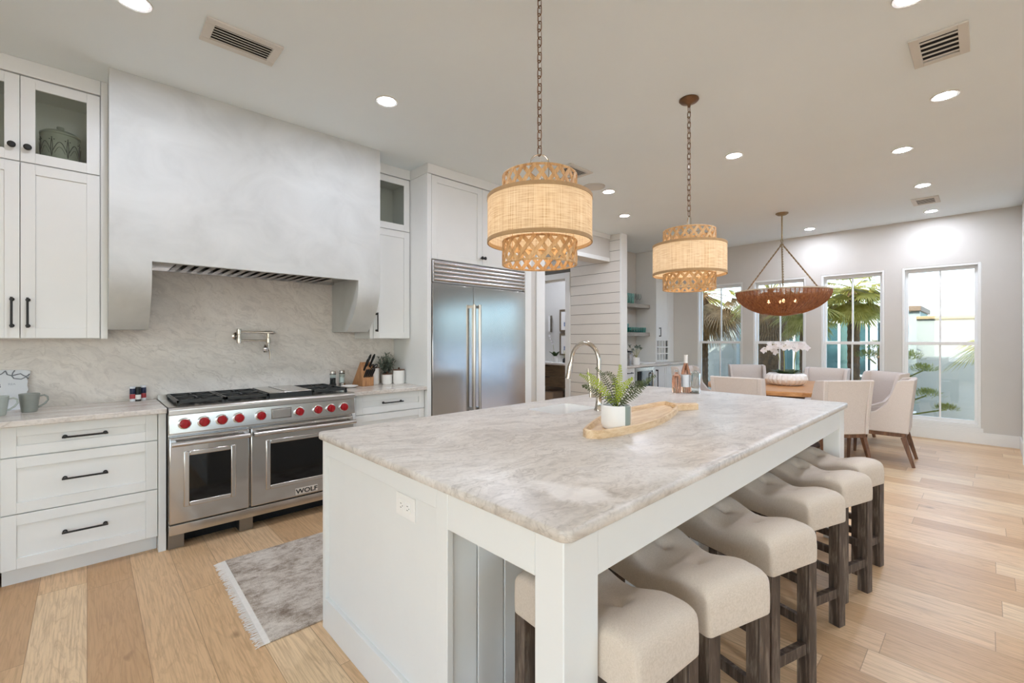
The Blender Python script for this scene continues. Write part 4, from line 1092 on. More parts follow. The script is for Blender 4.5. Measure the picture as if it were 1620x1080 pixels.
# floating shelves
sh = []
for zt, lab in ((1.978, 'upper grey wood floating shelf holding tall teal glasses'), (1.463, 'lower grey wood floating shelf holding low teal tumblers')):
    single('floating_shelf', MB().box(6.16, UX0-.002, 4.325, WB-.001, zt-.068, zt), M['greyshelf'], lab, 'shelf', bevel=.003)
def tumbler(r, h, tw=.003, base=.012):
    return [(0, 0), (r*.8, 0), (r*.86, .004), (r, h), (r-tw, h), (r*.86-tw, base), (0, base)]
g0 = None
for i, x in enumerate((6.98, 7.06, 7.14, 7.22)):
    lab = ['tall teal glass on the upper shelf, first from the left', 'tall teal glass on the upper shelf, second from the left', 'tall teal glass on the upper shelf, third from the left', 'tall teal glass on the upper shelf, rightmost of the teal ones'][i]
    if g0 is None: g0 = single('tall_glass', MB().lathe(tumbler(.036, .19), (x, 4.45, 1.9785), 20), M['tealgl'], lab, 'glass', loc=(x, 4.45, 1.9785), group='tall teal glasses on the upper shelf')
    else: dup(g0, (x, 4.45, 1.9785), 0, lab)
g0 = None
wine = [(0, 0), (.032, 0), (.033, .003), (.006, .008), (.004, .085), (.012, .095), (.034, .125), (.037, .155), (.030, .20), (.028, .20), (.035, .155), (.032, .127), (.008, .099), (0, .098)]
for i, x in enumerate((7.31, 7.40, 7.49)):
    lab = ['clear stemmed glass on the upper shelf, next to the teal glasses', 'clear stemmed glass on the upper shelf, middle of three', 'clear stemmed glass on the upper shelf, nearest the tall cabinet'][i]
    if g0 is None: g0 = single('wine_glass', MB().lathe(wine, (x, 4.46, 1.9785), 18), M['glass'], lab, 'glass', loc=(x, 4.46, 1.9785), group='clear stemmed glasses on the upper shelf')
    else: dup(g0, (x, 4.46, 1.9785), 0, lab)
g0 = None; n = 0
for row, y in enumerate((4.40, 4.49)):
    for i in range(6):
        x = 7.10+i*.088+row*.01
        lab = '%s teal tumbler in the %s row on the lower shelf, counted from the left' % (('first', 'second', 'third', 'fourth', 'fifth', 'sixth')[i], ('front', 'back')[row])
        if g0 is None: g0 = single('tumbler', MB().lathe(tumbler(.041, .092, .004, .016), (x, y, 1.4635), 20), M['tealgl'], lab, 'glass', loc=(x, y, 1.4635), group='low teal tumblers on the lower shelf')
        else: dup(g0, (x, y, 1.4635), 0, lab)
gob = [(0, 0), (.034, 0), (.034, .004), (.008, .012), (.007, .05), (.03, .08), (.04, .12), (.038, .155), (.036, .155), (.037, .12), (.027, .083), (0, .066)]
g0 = None
for i, (x, y) in enumerate(((6.80, 4.42), (6.90, 4.46), (6.99, 4.42))):
    lab = ['teal goblet on the lower shelf, leftmost', 'teal goblet on the lower shelf, middle one', 'teal goblet on the lower shelf, beside the tumblers'][i]
    if g0 is None: g0 = single('goblet', MB().lathe(gob, (x, y, 1.4635), 18), M['tealgl'], lab, 'glass', loc=(x, y, 1.4635), group='teal goblets on the lower shelf')
    else: dup(g0, (x, y, 1.4635), 0, lab)
# bar counter objects
t = thing('ice_bucket', 'silver ice bucket on the bar counter by the shiplap wall end', 'bucket', (6.87, 4.34, .9105))
part(t, 'bucket', MB().lathe([(0, 0), (.085, 0), (.09, .01), (.105, .19), (.11, .20), (.10, .20), (.086, .02), (0, .015)], (6.87, 4.34, .9105), 28), M['chrome'])
part(t, 'lid', MB().lathe([(.104, .201), (.104, .212), (.06, .225), (.015, .23), (.015, .245), (.02, .255), (0, .26)], (6.87, 4.34, .9105), 28), M['black'])
t = thing('potted_plant', 'small dark flowering sprig in a white pot on the bar counter', 'potted plant', (6.73, 4.07, .9105))
part(t, 'pot', MB().lathe([(0, 0), (.055, 0), (.06, .01), (.062, .125), (.056, .125), (.054, .10), (0, .10)], (6.73, 4.07, .9105), 24), M['ceram'])
rnd = random.Random(5)
for k in range(9):
    a = rnd.random()*6.28; d = Vector((cos(a)*.5, sin(a)*.5, 1)); p = Vector((6.73, 4.07, 1.01)); q = p+d*(.12+.1*rnd.random())
    s_ = part(t, 'stem', MB().tube([p, (p+q)/2+Vector((0, 0, .015)), q], .002, 5), M['stem'])
    b = MB()
    for j in range(8): dd = Vector((rnd.uniform(-1, 1), rnd.uniform(-1, 1), rnd.uniform(-.3, 1))); b.leaf(q, dd, (0, 0, 1), .045, .03, .1, 3)
    part(s_, 'leaf_cluster', b, M['sage'])

# ================================================================ bathroom beyond the doorway
t = thing('bathroom_vanity', 'dark brown floating vanity with a white top seen through the doorway', 'vanity', (7.34, 6.5, .33))
part(t, 'body', MB().box(7.12, 7.618, 5.75, 7.35, .34, .80), M['brownw'])
for z0, z1 in ((.575, .797), (.343, .565)):
    d = part(t, 'drawer', MB().box(7.098, 7.119, 5.76, 7.34, z0, z1), M['brownw'], bevel=.002)
    part(d, 'handle', MB().box(7.085, 7.098, 6.35, 6.85, z1-.03, z1-.018), M['black'])
part(t, 'vanity_top', MB().box(7.08, 7.618, 5.72, 7.38, .802, .845), M['ceram'], bevel=.003)
t = thing('potted_orchid', 'dark leaved orchid in a white pot on the bathroom vanity', 'potted plant', (7.33, 6.40, .8455))
part(t, 'pot', MB().lathe([(0, 0), (.06, 0), (.07, .13), (.062, .13), (.06, .11), (0, .11)], (7.33, 6.40, .8455), 20), M['ceram'])
for k in range(7):
    a = k*.9; part(t, 'leaf', MB().leaf((7.33, 6.40, .955), (cos(a), sin(a), 1.3), (-cos(a), -sin(a), 1), .24, .075, .3, 5), M['orchl'])
part(t, 'stem', MB().tube([(7.33, 6.42, .955), (7.34, 6.46, 1.2), (7.33, 6.50, 1.36), (7.30, 6.53, 1.42)], .004, 6), M['stem'])
for k in range(4):
    b = MB(); c = Vector((7.33-.01*k, 6.47+.02*k, 1.25+.055*k))
    for q in range(5): an = 2*pi*q/5; b.leaf(c, (-.3, cos(an), sin(an)), (-1, 0, 0), .035, .03, 0, 3)
    part(t, 'blossom', b, M['orch'])
t = thing('reed_diffuser', 'small dark reed diffuser bottle on the bathroom vanity', 'diffuser', (7.30, 6.12, .8455))
part(t, 'bottle', MB().lathe([(0, 0), (.035, 0), (.036, .07), (.014, .085), (.014, .10), (.01, .10), (0, .09)], (7.30, 6.12, .8455), 18), M['black'])
for k in range(4): a = k*1.6; part(t, 'reed', MB().cyl((7.30, 6.12, .93), (7.30+.03*cos(a), 6.12+.03*sin(a), 1.13), .0018, seg=5), M['stem'])
for z0, lab in ((.985, 'lower brown framed abstract print on the bathroom wall'), (1.51, 'upper brown framed abstract print on the bathroom wall')):
    t = thing('framed_print', lab, 'picture', (7.60, 6.27, z0))
    b = MB(); y0, y1, z1, f = 5.98, 6.50, z0+.48, .03
    for q in ((y0, y0+f, z0, z1), (y1-f, y1, z0, z1), (y0+f, y1-f, z0, z0+f), (y0+f, y1-f, z1-f, z1)): b.box(7.592, 7.618, *q)
    part(t, 'frame', b, M['brownw'])
    part(t, 'mat_board', MB().box(7.608, 7.616, y0+f, y1-f, z0+f, z1-f), M['ceram'])
    b = MB(); rr = random.Random(int(z0*100)); y = y0+.14
    b.box(7.6068, 7.6078, y0+.11, y1-.11, z0+.11, z0+.20)
    for k in range(5): b.box(7.6066, 7.6076, y0+.12+.05*k, y0+.155+.05*k, z0+.20+.02*rr.random(), z0+.26+.09*rr.random())
    part(t, 'print', b, paint('print_ink%d' % int(z0*100), '#8d9bb5', .8, .3, 20))
t = thing('wall_sconce', 'slim nickel wall sconce in the bathroom', 'wall lamp', (7.58, 6.76, 1.68))
part(t, 'back_plate', MB().box(7.60, 7.618, 6.735, 6.785, 1.50, 1.87), M['nickel'])
b = MB()
for z in (1.56, 1.81): b.cyl((7.60, 6.76, z), (7.545, 6.76, z), .009, seg=10)
part(t, 'arm', b, M['nickel'])
part(t, 'glass_tube', MB().cyl((7.545, 6.76, 1.51), (7.545, 6.76, 1.86), .02, seg=14), M['ceram'])
single('folded_towel', MB().box(7.2, 7.55, 6.35, 6.75, .001, .22), M['chairf'], 'folded white towels on the floor beneath the vanity', 'towel', bevel=.03)

# ================================================================ things on the counters
M['mug'] = paint('grey_stoneware', '#8b8f88', .35, .08, 18); M['mug2'] = paint('pale_stoneware', '#a9b0a9', .35, .06, 18)
M['enamel'] = paint('white_enamel', '#e3e7ec', .3, .02); M['greyink'] = paint('grey_branch', '#7f848a', .6, .05); M['paleink'] = paint('pale_ink', '#b9bfc8', .7, .03)
M['navy'] = paint('navy_label', '#1c2344', .35, .06); M['redl'] = paint('red_label', '#a83238', .35, .06)
def mug(label, x, y, mat):
    t = thing('mug', label, 'mug', (x, y, .9105), 0, 'stoneware mugs on the left counter')
    part(t, 'cup', MB().lathe([(0, 0), (.032, 0), (.035, .006), (.046, .108), (.0445, .110), (.043, .108), (.033, .012), (0, .010)], (x, y, .9105), 28), mat)
    P = [(x+.043, y, .9105+.093), (x+.062, y, .9105+.096), (x+.076, y, .9105+.085), (x+.078, y, .9105+.066), (x+.066, y, .9105+.046), (x+.050, y, .9105+.033), (x+.036, y, .9105+.026)]
    part(t, 'handle', MB().tube(P, .0052, 10), mat)
mug('darker grey stoneware mug with its handle to the right, beside the white plaque', -.252, 3.955, M['mug'])
mug('pale grey stoneware mug at the left photo edge', -.372, 3.885, M['mug2'])
t = thing('decorative_plaque', 'white scalloped plaque with grey branches leaning on the backsplash behind the mugs', 'plaque', (-.39, 4.13, .9105))
def lean(p): return (p[0], 4.115+(p[1]-.911)*.19, p[1])
edge = [(-.56, .9112), (-.272, .9112), (-.270, .98), (-.276, 1.01), (-.268, 1.03), (-.274, 1.06), (-.270, 1.085), (-.276, 1.095), (-.264, 1.115), (-.259, 1.145), (-.275, 1.152), (-.33, 1.155), (-.56, 1.158)]
b = MB(); A = [b.bm.verts.new(lean(p)) for p in edge]; B = [b.bm.verts.new((lean(p)[0], lean(p)[1]+.012, lean(p)[2])) for p in edge]
for tr in tessellate_polygon([[Vector((p[0], p[1], 0)) for p in edge]]):
    b._face([A[i] for i in tr]); b._face([B[i] for i in tr[::-1]])
for i in range(len(edge)): b._face([A[i], A[(i+1) % len(edge)], B[(i+1) % len(edge)], B[i]])
part(t, 'board', b, M['enamel'])
def lt(P, r): return MB().tube([(lean(p)[0], lean(p)[1]-.002, lean(p)[2]) for p in P], r, 6)
b = lt([(-.366, 1.152), (-.358, 1.128), (-.345, 1.123), (-.332, 1.122), (-.318, 1.127), (-.302, 1.131), (-.29, 1.119), (-.28, 1.113), (-.272, 1.117), (-.264, 1.128)], .0033)
for P in ([(-.327, 1.153), (-.336, 1.136), (-.338, 1.118), (-.33, 1.103), (-.315, 1.100), (-.30, 1.097), (-.288, 1.104), (-.279, 1.111)], [(-.279, 1.111), (-.272, 1.102), (-.266, 1.10)], [(-.40, 1.12), (-.38, 1.135), (-.366, 1.152)], [(-.46, 1.15), (-.45, 1.12), (-.40, 1.12)]):
    b.tube([(lean(p)[0], lean(p)[1]-.002, lean(p)[2]) for p in P], .003, 6)
part(t, 'branch_relief', b, M['greyink'])
rl = Matrix.Rotation(pi/2-.18, 3, 'X')
lettering('B', .036, t, (-.392, lean((0, 1.06))[1]-.0012, 1.06), rl, M['greyink'])
lettering('REA', .018, t, (-.338, lean((0, 1.068))[1]-.0012, 1.068), rl, M['paleink'])
def tin(x, y, h, label, dark=False):
    t = thing('spice_tin', label, 'tin', (x, y, .9105), 0, 'small tins by the left of the range'); r = .0165; c = (x, y, .9105)
    part(t, 'can', MB().lathe([(0, 0), (r, 0), (r, h-.012), (0, h-.012)], c, 20), M['black'] if dark else M['enamel'])
    if dark:
        part(t, 'label_panel', MB().lathe([(r+.0003, .012), (r+.0006, .013), (r+.0006, .044), (r+.0003, .045)], c, 20), M['ceram'])
    else:
        part(t, 'red_band', MB().lathe([(r+.0003, .018), (r+.0006, .019), (r+.0006, .050), (r+.0003, .0505)], c, 20), M['redl'])
        part(t, 'blue_band', MB().lathe([(r+.0003, .051), (r+.0006, .0515), (r+.0006, h-.014), (r+.0003, h-.0135)], c, 20), M['navy'])
    part(t, 'lid', MB().lathe([(r*.98, h-.0115), (r*.98, h-.002), (r*.9, h), (0, h)], c, 20), M['black'] if dark else M['enamel'])
tin(.233, 4.125, .103, 'small tin with white cap, navy and red bands, left of the black tin')
tin(.262, 4.120, .098, 'small black tin with a pale panel between the two banded tins', True)
tin(.292, 4.150, .105, 'small tin with navy and red bands, closest to the range')
def grinder(x, y, label, black):
    t = thing('spice_grinder', label, 'grinder', (x, y, .9105), 0, 'glass grinders beside the range'); c = (x, y, .9105)
    part(t, 'base', MB().lathe([(0, 0), (.030, 0), (.030, .03), (.026, .034), (0, .034)], c, 22), M['black'] if black else M['steel'])
    part(t, 'contents', MB().lathe([(.0235, .035), (.0235, .085), (0, .085)], c, 20), M['dark'] if black else M['ceram'])
    part(t, 'jar', MB().lathe([(.0255, .0345), (.0255, .115), (.0243, .115), (.0243, .0346)], c, 22), M['pane'])
    part(t, 'cap', MB().lathe([(0, .1155), (.0265, .1155), (.0265, .124), (.024, .126), (.024, .144), (.018, .149), (0, .149)], c, 22), M['steel'])
    part(t, 'ring', MB().lathe([(.0268, .1165), (.0272, .117), (.0272, .1225), (.0268, .123)], c, 22), M['black'])
grinder(1.612, 4.06, 'glass pepper grinder with black base nearest the range', True)
grinder(1.712, 4.10, 'glass salt grinder with steel base between the pepper grinder and knife block', False)
single('saucer', MB().lathe([(0, 0), (.045, 0), (.05, .003), (.074, .014), (.073, .017), (.05, .007), (0, .005)], (1.722, 3.955, .9105), 36), M['ceram'], 'small white saucer in front of the salt grinder', 'saucer')
# knife block
kx0, kx1 = 1.835, 1.945
t = thing('knife_block', 'wooden knife block full of black handled knives and scissors', 'knife block', (1.89, 4.02, .9105))
part(t, 'block', MB().prism([(3.935, .9106), (3.935, .985), (3.975, 1.128), (3.99, 1.133), (4.165, .9106)], kx0, kx1, 'x'), M['block'], bevel=.003)
D = Vector((.10, -.50, .80)).normalized()
for i in range(5):
    p = Vector((kx0+.018+i*.0185, 3.940, .998)); q = p+D*.085
    part(t, 'knife', MB().tube([p-D*.01, p+D*.03, p+D*.07, q], [.0065, .0075, .0085, .005], 8), M['black'])
    b = MB()
for x, yy, zz, L in ((kx0+.025, 3.958, 1.062, .125), (kx0+.052, 3.968, 1.098, .125), (kx0+.085, 3.966, 1.092, .135)):
    p = Vector((x, yy, zz)); q = p+D*L
    part(t, 'knife', MB().tube([p-D*.012, p+D*.05, p+D*L*.8, q], [.009, .0095, .012, .006], 8), M['black'])
p = Vector((kx1-.018, 3.95, 1.03)); b = MB()
for s_ in (-1, 1):
    cc = p+D*.075+Vector((s_*.017, 0, 0)); e1 = D; e2 = Vector((1, 0, 0))
    b.tube([cc+e1*.022*cos(2*pi*k/16)+e2*.014*sin(2*pi*k/16) for k in range(16)], .0042, 6, closed=True)
    b.tube([p-D*.01, p+D*.03, p+D*.055+Vector((s_*.012, 0, 0))], .004, 6)
part(t, 'scissors', b, M['black'])
def canister(x, y, r, h, label):
    t = thing('canister', label, 'canister', (x, y, .9105), 0, 'white lidded canisters by the refrigerator'); c = (x, y, .9105)
    part(t, 'jar', MB().lathe([(0, 0), (r*.9, 0), (r, .012), (r, h), (0, h)], c, 36), M['ceram'])
    l_ = part(t, 'lid', MB().lathe([(0, h+.0005), (r*1.01, h+.0005), (r*1.01, h+.009), (0, h+.009)], c, 36), M['walnut'])
    part(l_, 'knob', MB().lathe([(.006, h+.009), (.010, h+.018), (.010, h+.026), (0, h+.029)], c, 14), M['walnut'])
canister(2.005, 4.075, .058, .155, 'tallest white canister with wooden lid, right behind the knife block')
canister(2.118, 4.005, .047, .092, 'smallest white canister with wooden lid, middle of three')
canister(2.222, 3.965, .056, .130, 'medium white canister with wooden lid against the refrigerator panel')
t = thing('potted_plant', 'grey-green bushy plant behind the canisters', 'potted plant', (2.15, 4.09, .9105))
part(t, 'pot', MB().lathe([(0, 0), (.04, 0), (.05, .09), (.044, .09), (.042, .075), (0, .075)], (2.15, 4.095, .9105), 22), M['ceram'])
rnd = random.Random(11)
for k in range(30):
    a = rnd.random()*6.28; e = rnd.uniform(.75, 1.45); d = Vector((cos(a)*cos(e), sin(a)*cos(e)*.7, sin(e))); L = rnd.uniform(.12, .22)
    p = Vector((2.15, 4.085, .985)); q = p+d*L
    if q.x > 2.235: q.x = 2.235
    if q.y > 4.16: q.y = 4.16
    s_ = part(t, 'stem', MB().tube([p, (p+q)/2, q], .0018, 5), M['sage']); b = MB()
    for j in range(16):
        m = p.lerp(q, .25+.75*j/15); dd = Vector((rnd.uniform(-1, 1), rnd.uniform(-1, .6), rnd.uniform(-.4, 1))).normalized(); b.leaf(m, dd, (0, 0, 1), .038, .014, .1, 2)
    part(s_, 'leaf_cluster', b, M['sage'])
# jar and candlestick inside the glass-front cabinets
M['oldjar'] = paint('old_green_ceramic', '#a9afa2', .5, .08, 14); M['darkpat'] = paint('dark_pattern', '#33302b', .6, .05)
jx, jy, jz, jr = -.122, 4.02, 2.3905, .092
t = thing('lidded_jar', 'grey-green patterned lidded jar inside the left glass-front cabinet', 'jar', (jx, jy, jz))
jar = part(t, 'jar', MB().lathe([(0, 0), (jr*.9, 0), (jr, .03), (jr*1.0, .215), (jr*.97, .225), (0, .225)], (jx, jy, jz), 40), M['oldjar'])
b = MB(); q = jr+.0006
def surf(a, h): return (jx+q*sin(a), jy-q*cos(a), jz+h)
for k in range(8):
    a0 = 2*pi*k/8
    b.tube([surf(a0-.33+.66*j/10, .115+.055*sin(pi*j/10)) for j in range(11)], .002, 5)
    b.tube([surf(a0-.26+.52*j/8, .10+.04*sin(pi*j/8)) for j in range(9)], .0012, 5)
    for s_ in (-1, 1): b.tube([surf(a0+.39+s_*.05*sin(pi*j/6), .08+.11*j/6) for j in range(7)], .002, 5)
    for j in range(3): b.lathe([(0, -.004), (.004, 0), (0, .004)], surf(a0+.39+(j-1)*.12, .195-.012*abs(j-1)), 6)
part(jar, 'pattern', b, M['darkpat'])
ld = part(t, 'lid', MB().lathe([(jr*1.02, .2255), (jr*1.02, .235), (jr*.8, .252), (jr*.3, .262), (0, .262)], (jx, jy, jz), 40), M['oldjar'])
part(ld, 'knob', MB().lathe([(.014, .262), (.018, .285), (.017, .29), (0, .29)], (jx, jy, jz), 16), M['oldjar'])
M['oldwood'] = wood('turned_grey_wood', '#6a5f50', '#958a78', '#b1a794', 'z', 5, .7, 4)
single('candlestick', MB().lathe([(0, 0), (.05, 0), (.052, .02), (.03, .04), (.045, .07), (.055, .105), (.045, .14), (.025, .165), (.022, .18), (.032, .19), (.032, .21), (.024, .22), (.024, .245), (.036, .26), (.04, .285), (.055, .30), (.058, .32), (.02, .322), (0, .322)], (1.995, 4.03, 2.3905), 28), M['oldwood'], 'turned grey wood candlestick inside the right glass-front cabinet', 'candlestick')

# ---- on the island
out = [(1.600, 1.215), (1.606, 1.190), (1.626, 1.170), (1.667, 1.155), (1.752, 1.140), (1.857, 1.131), (1.944, 1.129), (2.049, 1.135), (2.157, 1.152), (2.300, 1.183), (2.473, 1.235), (2.560, 1.270), (2.607, 1.288),
       (2.694, 1.256), (2.752, 1.230), (2.785, 1.262), (2.735, 1.300), (2.672, 1.335), (2.676, 1.372), (2.712, 1.424), (2.653, 1.446), (2.508, 1.450), (2.370, 1.449), (2.195, 1.436), (2.020, 1.410), (1.906, 1.378), (1.780, 1.325), (1.684, 1.282), (1.622, 1.250)]
t = thing('wooden_tray', 'long fish-shaped pale wooden tray on the island holding the fern', 'tray', (2.2, 1.28, .9105))
b = MB().prism(out, .9105, .9255)
def inset(P, d):
    n = len(P); Q = []
    for i in range(n):
        a = Vector(P[i-1]); c = Vector(P[(i+1) % n]); tdir = (c-a).normalized(); Q.append((P[i][0]-tdir.y*d, P[i][1]+tdir.x*d))
    return Q
inn = inset(out, .014); inn2 = inset(out, .022)
for i, p in enumerate(inn):
    if 12 <= i <= 18: inn[i] = (out[i][0]+(2.62-out[i][0])*.25, out[i][1]+(1.31-out[i][1])*.25); inn2[i] = inn[i]
b.loops([[(p[0], p[1], z_) for p in P] for P, z_ in ((out, .9253), (out, .944), (inset(out, .004), .948), (inn, .948), (inn2, .9256))])
part(t, 'board', b, M['tray'], ang=40)
part(t, 'handle', MB().prism([(2.600, 1.290), (2.694, 1.258), (2.751, 1.232), (2.783, 1.262), (2.735, 1.298), (2.668, 1.335), (2.62, 1.34)], .9256, .9478), M['tray'], bevel=.003)
px, py, pz, pr = 1.826, 1.212, .926, .070
t = thing('potted_fern', 'artificial fern in a white pot standing on the wooden tray', 'potted plant', (px, py, pz))
k = NT('fern_pot_glaze'); sp = k.n('ShaderNodeSeparateXYZ'); k.l(k.coord(), sp.inputs[0])
an = k.math('ARCTAN2', sp.outputs[1], sp.outputs[0])      # glazed grey-green flank with a bare clay line
m1 = k.math('MULTIPLY', k.math('GREATER_THAN', an, -1.92), k.math('LESS_THAN', an, -1.36)); m2 = k.math('MULTIPLY', k.math('GREATER_THAN', an, -1.36), k.math('LESS_THAN', an, -1.22))
c_ = k.mix(m1, hx('#eeeeec'), hx('#8d9a92')); c_ = k.mix(m2, c_, hx('#cdb391')); k.set(Base_Color=c_, Roughness=.3)
pot = part(t, 'pot', MB().lathe([(0, 0), (pr*.80, 0), (pr*.90, .005), (pr, .025), (pr, .108), (pr-.003, .112), (pr-.009, .110), (pr-.010, .095), (0, .095)], (px, py, pz), 48), k.m)
part(pot, 'soil', MB().lathe([(pr-.0105, .0955), (pr*.5, .099), (0, .1)], (px, py, pz), 24), M['dark'])
rnd = random.Random(4)
def frond(tip, bend, bright, n=21, W=.025):
    p0 = Vector((px+rnd.uniform(-.012, .012), py+rnd.uniform(-.012, .012), pz+.10)); tip = Vector(tip)
    mid = (p0+tip)/2+Vector(bend); P = [p0*(1-u)**2+mid*2*u*(1-u)+tip*u*u for u in [j/16 for j in range(17)]]
    b = MB().tube(P, [.0022-.0014*j/16 for j in range(17)], 5)
    for j in range(2, n):
        u = j/n; i0 = min(int(u*16), 15); q = P[i0].lerp(P[i0+1], u*16-i0); d = (P[i0+1]-P[i0]).normalized()
        view = Vector((-.83, -.55, .1)); sd = d.cross(view)
        sd = (sd.normalized() if sd.length > .05 else d.orthogonal())
        sd = (sd+Vector((rnd.uniform(-.25, .25), rnd.uniform(-.25, .25), rnd.uniform(-.2, .2)))).normalized()
        L = W*(.55+.45*sin(pi*min(1, u*1.15)))*(1.15-.5*u)
        for s_ in (-1, 1): b.leaf(q, sd*s_+d*.45, d.cross(sd), L, .0058, .12, 2)
    part(t, 'frond', b, M['fern'] if bright else M['fernd'], smooth=False)
for tip, bend, br in (((1.80, 1.412, 1.172), (0, .02, .05), 1), ((1.76, 1.335, 1.185), (0, .01, .05), 1), ((1.85, 1.205, 1.228), (.01, .0, .03), 1), ((1.80, 1.105, 1.172), (0, -.01, .05), 1),
                      ((1.80, 1.392, 1.112), (0, .06, .06), 0), ((1.90, 1.345, 1.170), (.0, -.05, .12), 0), ((1.86, 1.052, 1.165), (.03, -.02, .02), 0), ((1.93, 1.30, 1.15), (.02, .0, .07), 1), ((1.95, 1.14, 1.14), (.02, 0, .07), 0),
                      ((1.70, 1.17, 1.08), (-.02, 0, .06), 0), ((1.88, 1.37, 1.205), (.0, .0, .05), 0), ((1.93, 1.06, 1.18), (.02, 0, .04), 0)): frond(tip, bend, br)
t = thing('wine_bottle', 'short rose wine bottle with a glass stopper on the far end of the island', 'bottle', (3.500, 1.745, .9105), 0, 'bottles on the island end'); c = (3.500, 1.745, .9105)
part(t, 'bottle', MB().lathe([(0, 0), (.034, 0), (.036, .004), (.036, .115), (.030, .138), (.013, .152), (.0125, .168), (0, .168)], c, 28), M['rosein'])
part(t, 'stopper', MB().lathe([(.0125, .1685), (.014, .17), (.014, .186), (0, .188)], c, 18), M['glass'])
t = thing('wine_bottle', 'tall rose wine bottle with a white label and white foil neck', 'bottle', (3.570, 1.700, .9105), 0, 'bottles on the island end'); c = (3.570, 1.700, .9105)
part(t, 'bottle', MB().lathe([(0, 0), (.034, 0), (.0365, .005), (.0365, .155), (.032, .18), (.020, .22), (.0145, .245), (.0140, .300), (0, .300)], c, 28), M['rosein'])
part(t, 'label', MB().lathe([(.0367, .045), (.0372, .0455), (.0372, .145), (.0367, .1455)], c, 28), M['enamel'])
part(t, 'foil', MB().lathe([(.0150, .238), (.0155, .24), (.0150, .298), (.0155, .300), (.0155, .306), (0, .307)], c, 20), M['ceram'])
t = thing('glass_bottle', 'clear glass carafe bottle right of the rose wine bottles', 'bottle', (3.585, 1.628, .9105), 0, 'bottles on the island end'); c = (3.585, 1.628, .9105)
part(t, 'bottle', MB().lathe([(0, 0), (.038, 0), (.040, .004), (.040, .150), (.034, .160), (.034, .163), (.0365, .15), (.0365, .012), (0, .010)], c, 30), M['glass'])
part(t, 'stopper', MB().lathe([(0, .1635), (.034, .1635), (.034, .171), (.012, .174), (.008, .186), (0, .188)], c, 24), M['glass'])

# ---- rug
t = thing('rug', 'faded grey-beige runner rug with a white fringe between range and island', 'rug', (1.5, 2.67, .001))
c0_, c1_ = Vector((.606, 3.165)), Vector((.590, 2.185)); ln = Vector((.9998, .004))*1.95
b = MB(); q = [c1_, c1_+ln, c0_+ln, c0_]
b.hexa([(p.x, p.y, .001) for p in q]+[(p.x, p.y, .011) for p in q])
part(t, 'pile', b, M['rug'], bevel=.003)
for base, sg in (((c0_, c1_), -1), ((c0_+ln, c1_+ln), 1)):
    b = MB(); rnd = random.Random(9)
    a_, e_ = base
    b.hexa([(a_.x+sg*.022, a_.y, .002), (a_.x, a_.y, .002), (e_.x, e_.y, .002), (e_.x+sg*.022, e_.y, .002), (a_.x+sg*.022, a_.y, .007), (a_.x, a_.y, .009), (e_.x, e_.y, .009), (e_.x+sg*.022, e_.y, .007)])
    for k in range(150):
        u = k/149; p = a_.lerp(e_, u); L = .026+.016*rnd.random()
        b.tube([(p.x+sg*.02, p.y, .005), (p.x+sg*(.02+L*.6), p.y+rnd.uniform(-.005, .005), .004), (p.x+sg*(.02+L), p.y+rnd.uniform(-.009, .009), .0025)], .0019, 4)
    part(t, 'fringe', b, M['fringe'])

# ================================================================ outside
struct('ground', MB().box(XE+.15, 60, -40, 40, -.25, -.15), M['paving'])
struct('ground_south', MB().box(-60, XE+.15, -60, -6.15, -.25, -.15), M['paving'])
struct('ground_west', MB().box(-60, -3.75, -6.15, 40, -.25, -.15), M['paving'])
t = thing('garden_wall', 'white stucco garden wall with a tan coping outside the right window', 'garden wall', (11.6, -1.5, -.15))
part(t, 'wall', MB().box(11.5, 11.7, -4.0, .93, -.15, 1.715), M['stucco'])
part(t, 'coping', MB().box(11.46, 11.74, -4.0, .93, 1.715, 1.775), M['coping'], bevel=.01)
t = thing('garden_wall', 'white stucco garden wall with a tan coping outside the left window', 'garden wall', (11.6, 6.5, -.15))
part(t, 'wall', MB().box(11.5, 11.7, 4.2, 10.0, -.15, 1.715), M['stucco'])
part(t, 'coping', MB().box(11.46, 11.74, 4.2, 10.0, 1.715, 1.775), M['coping'], bevel=.01)
t = thing('pool_house', 'low teal garden house with white framed windows beyond the palms', 'house', (13.2, 2.6, -.15))
part(t, 'wall', MB().box(12.5, 14.5, .97, 4.6, -.15, 1.92), M['teal'])
part(t, 'roof', MB().box(12.4, 14.6, .93, 4.7, 1.92, 2.03), paint('brown_fascia', '#6e5b48', .8, .08), bevel=.01)
part(t, 'corner_board', MB().box(12.47, 12.60, .955, 1.16, -.15, 1.92), paint('grey_board', '#8f9690', .7, .05))
for y0, y1 in ((1.5, 2.15), (2.3, 2.95), (3.2, 3.9)):
    b = MB(); f = .05
    for q in ((y0, y0+f, .5, 1.75), (y1-f, y1, .5, 1.75), (y0, y1, .5, .5+f), (y0, y1, 1.75-f, 1.75), ((y0+y1)/2-.02, (y0+y1)/2+.02, .5, 1.75), (y0, y1, 1.25, 1.29)): b.box(12.46, 12.499, *q)
    wd_ = part(t, 'window', b, M['trimw']); part(wd_, 'pane', MB().box(12.49, 12.498, y0+f, y1-f, .5+f, 1.7), M['housegl'])
part(t, 'column', MB().box(12.3, 12.42, 1.62, 1.74, -.15, 1.92), M['trimw'])
rnd = random.Random(21)
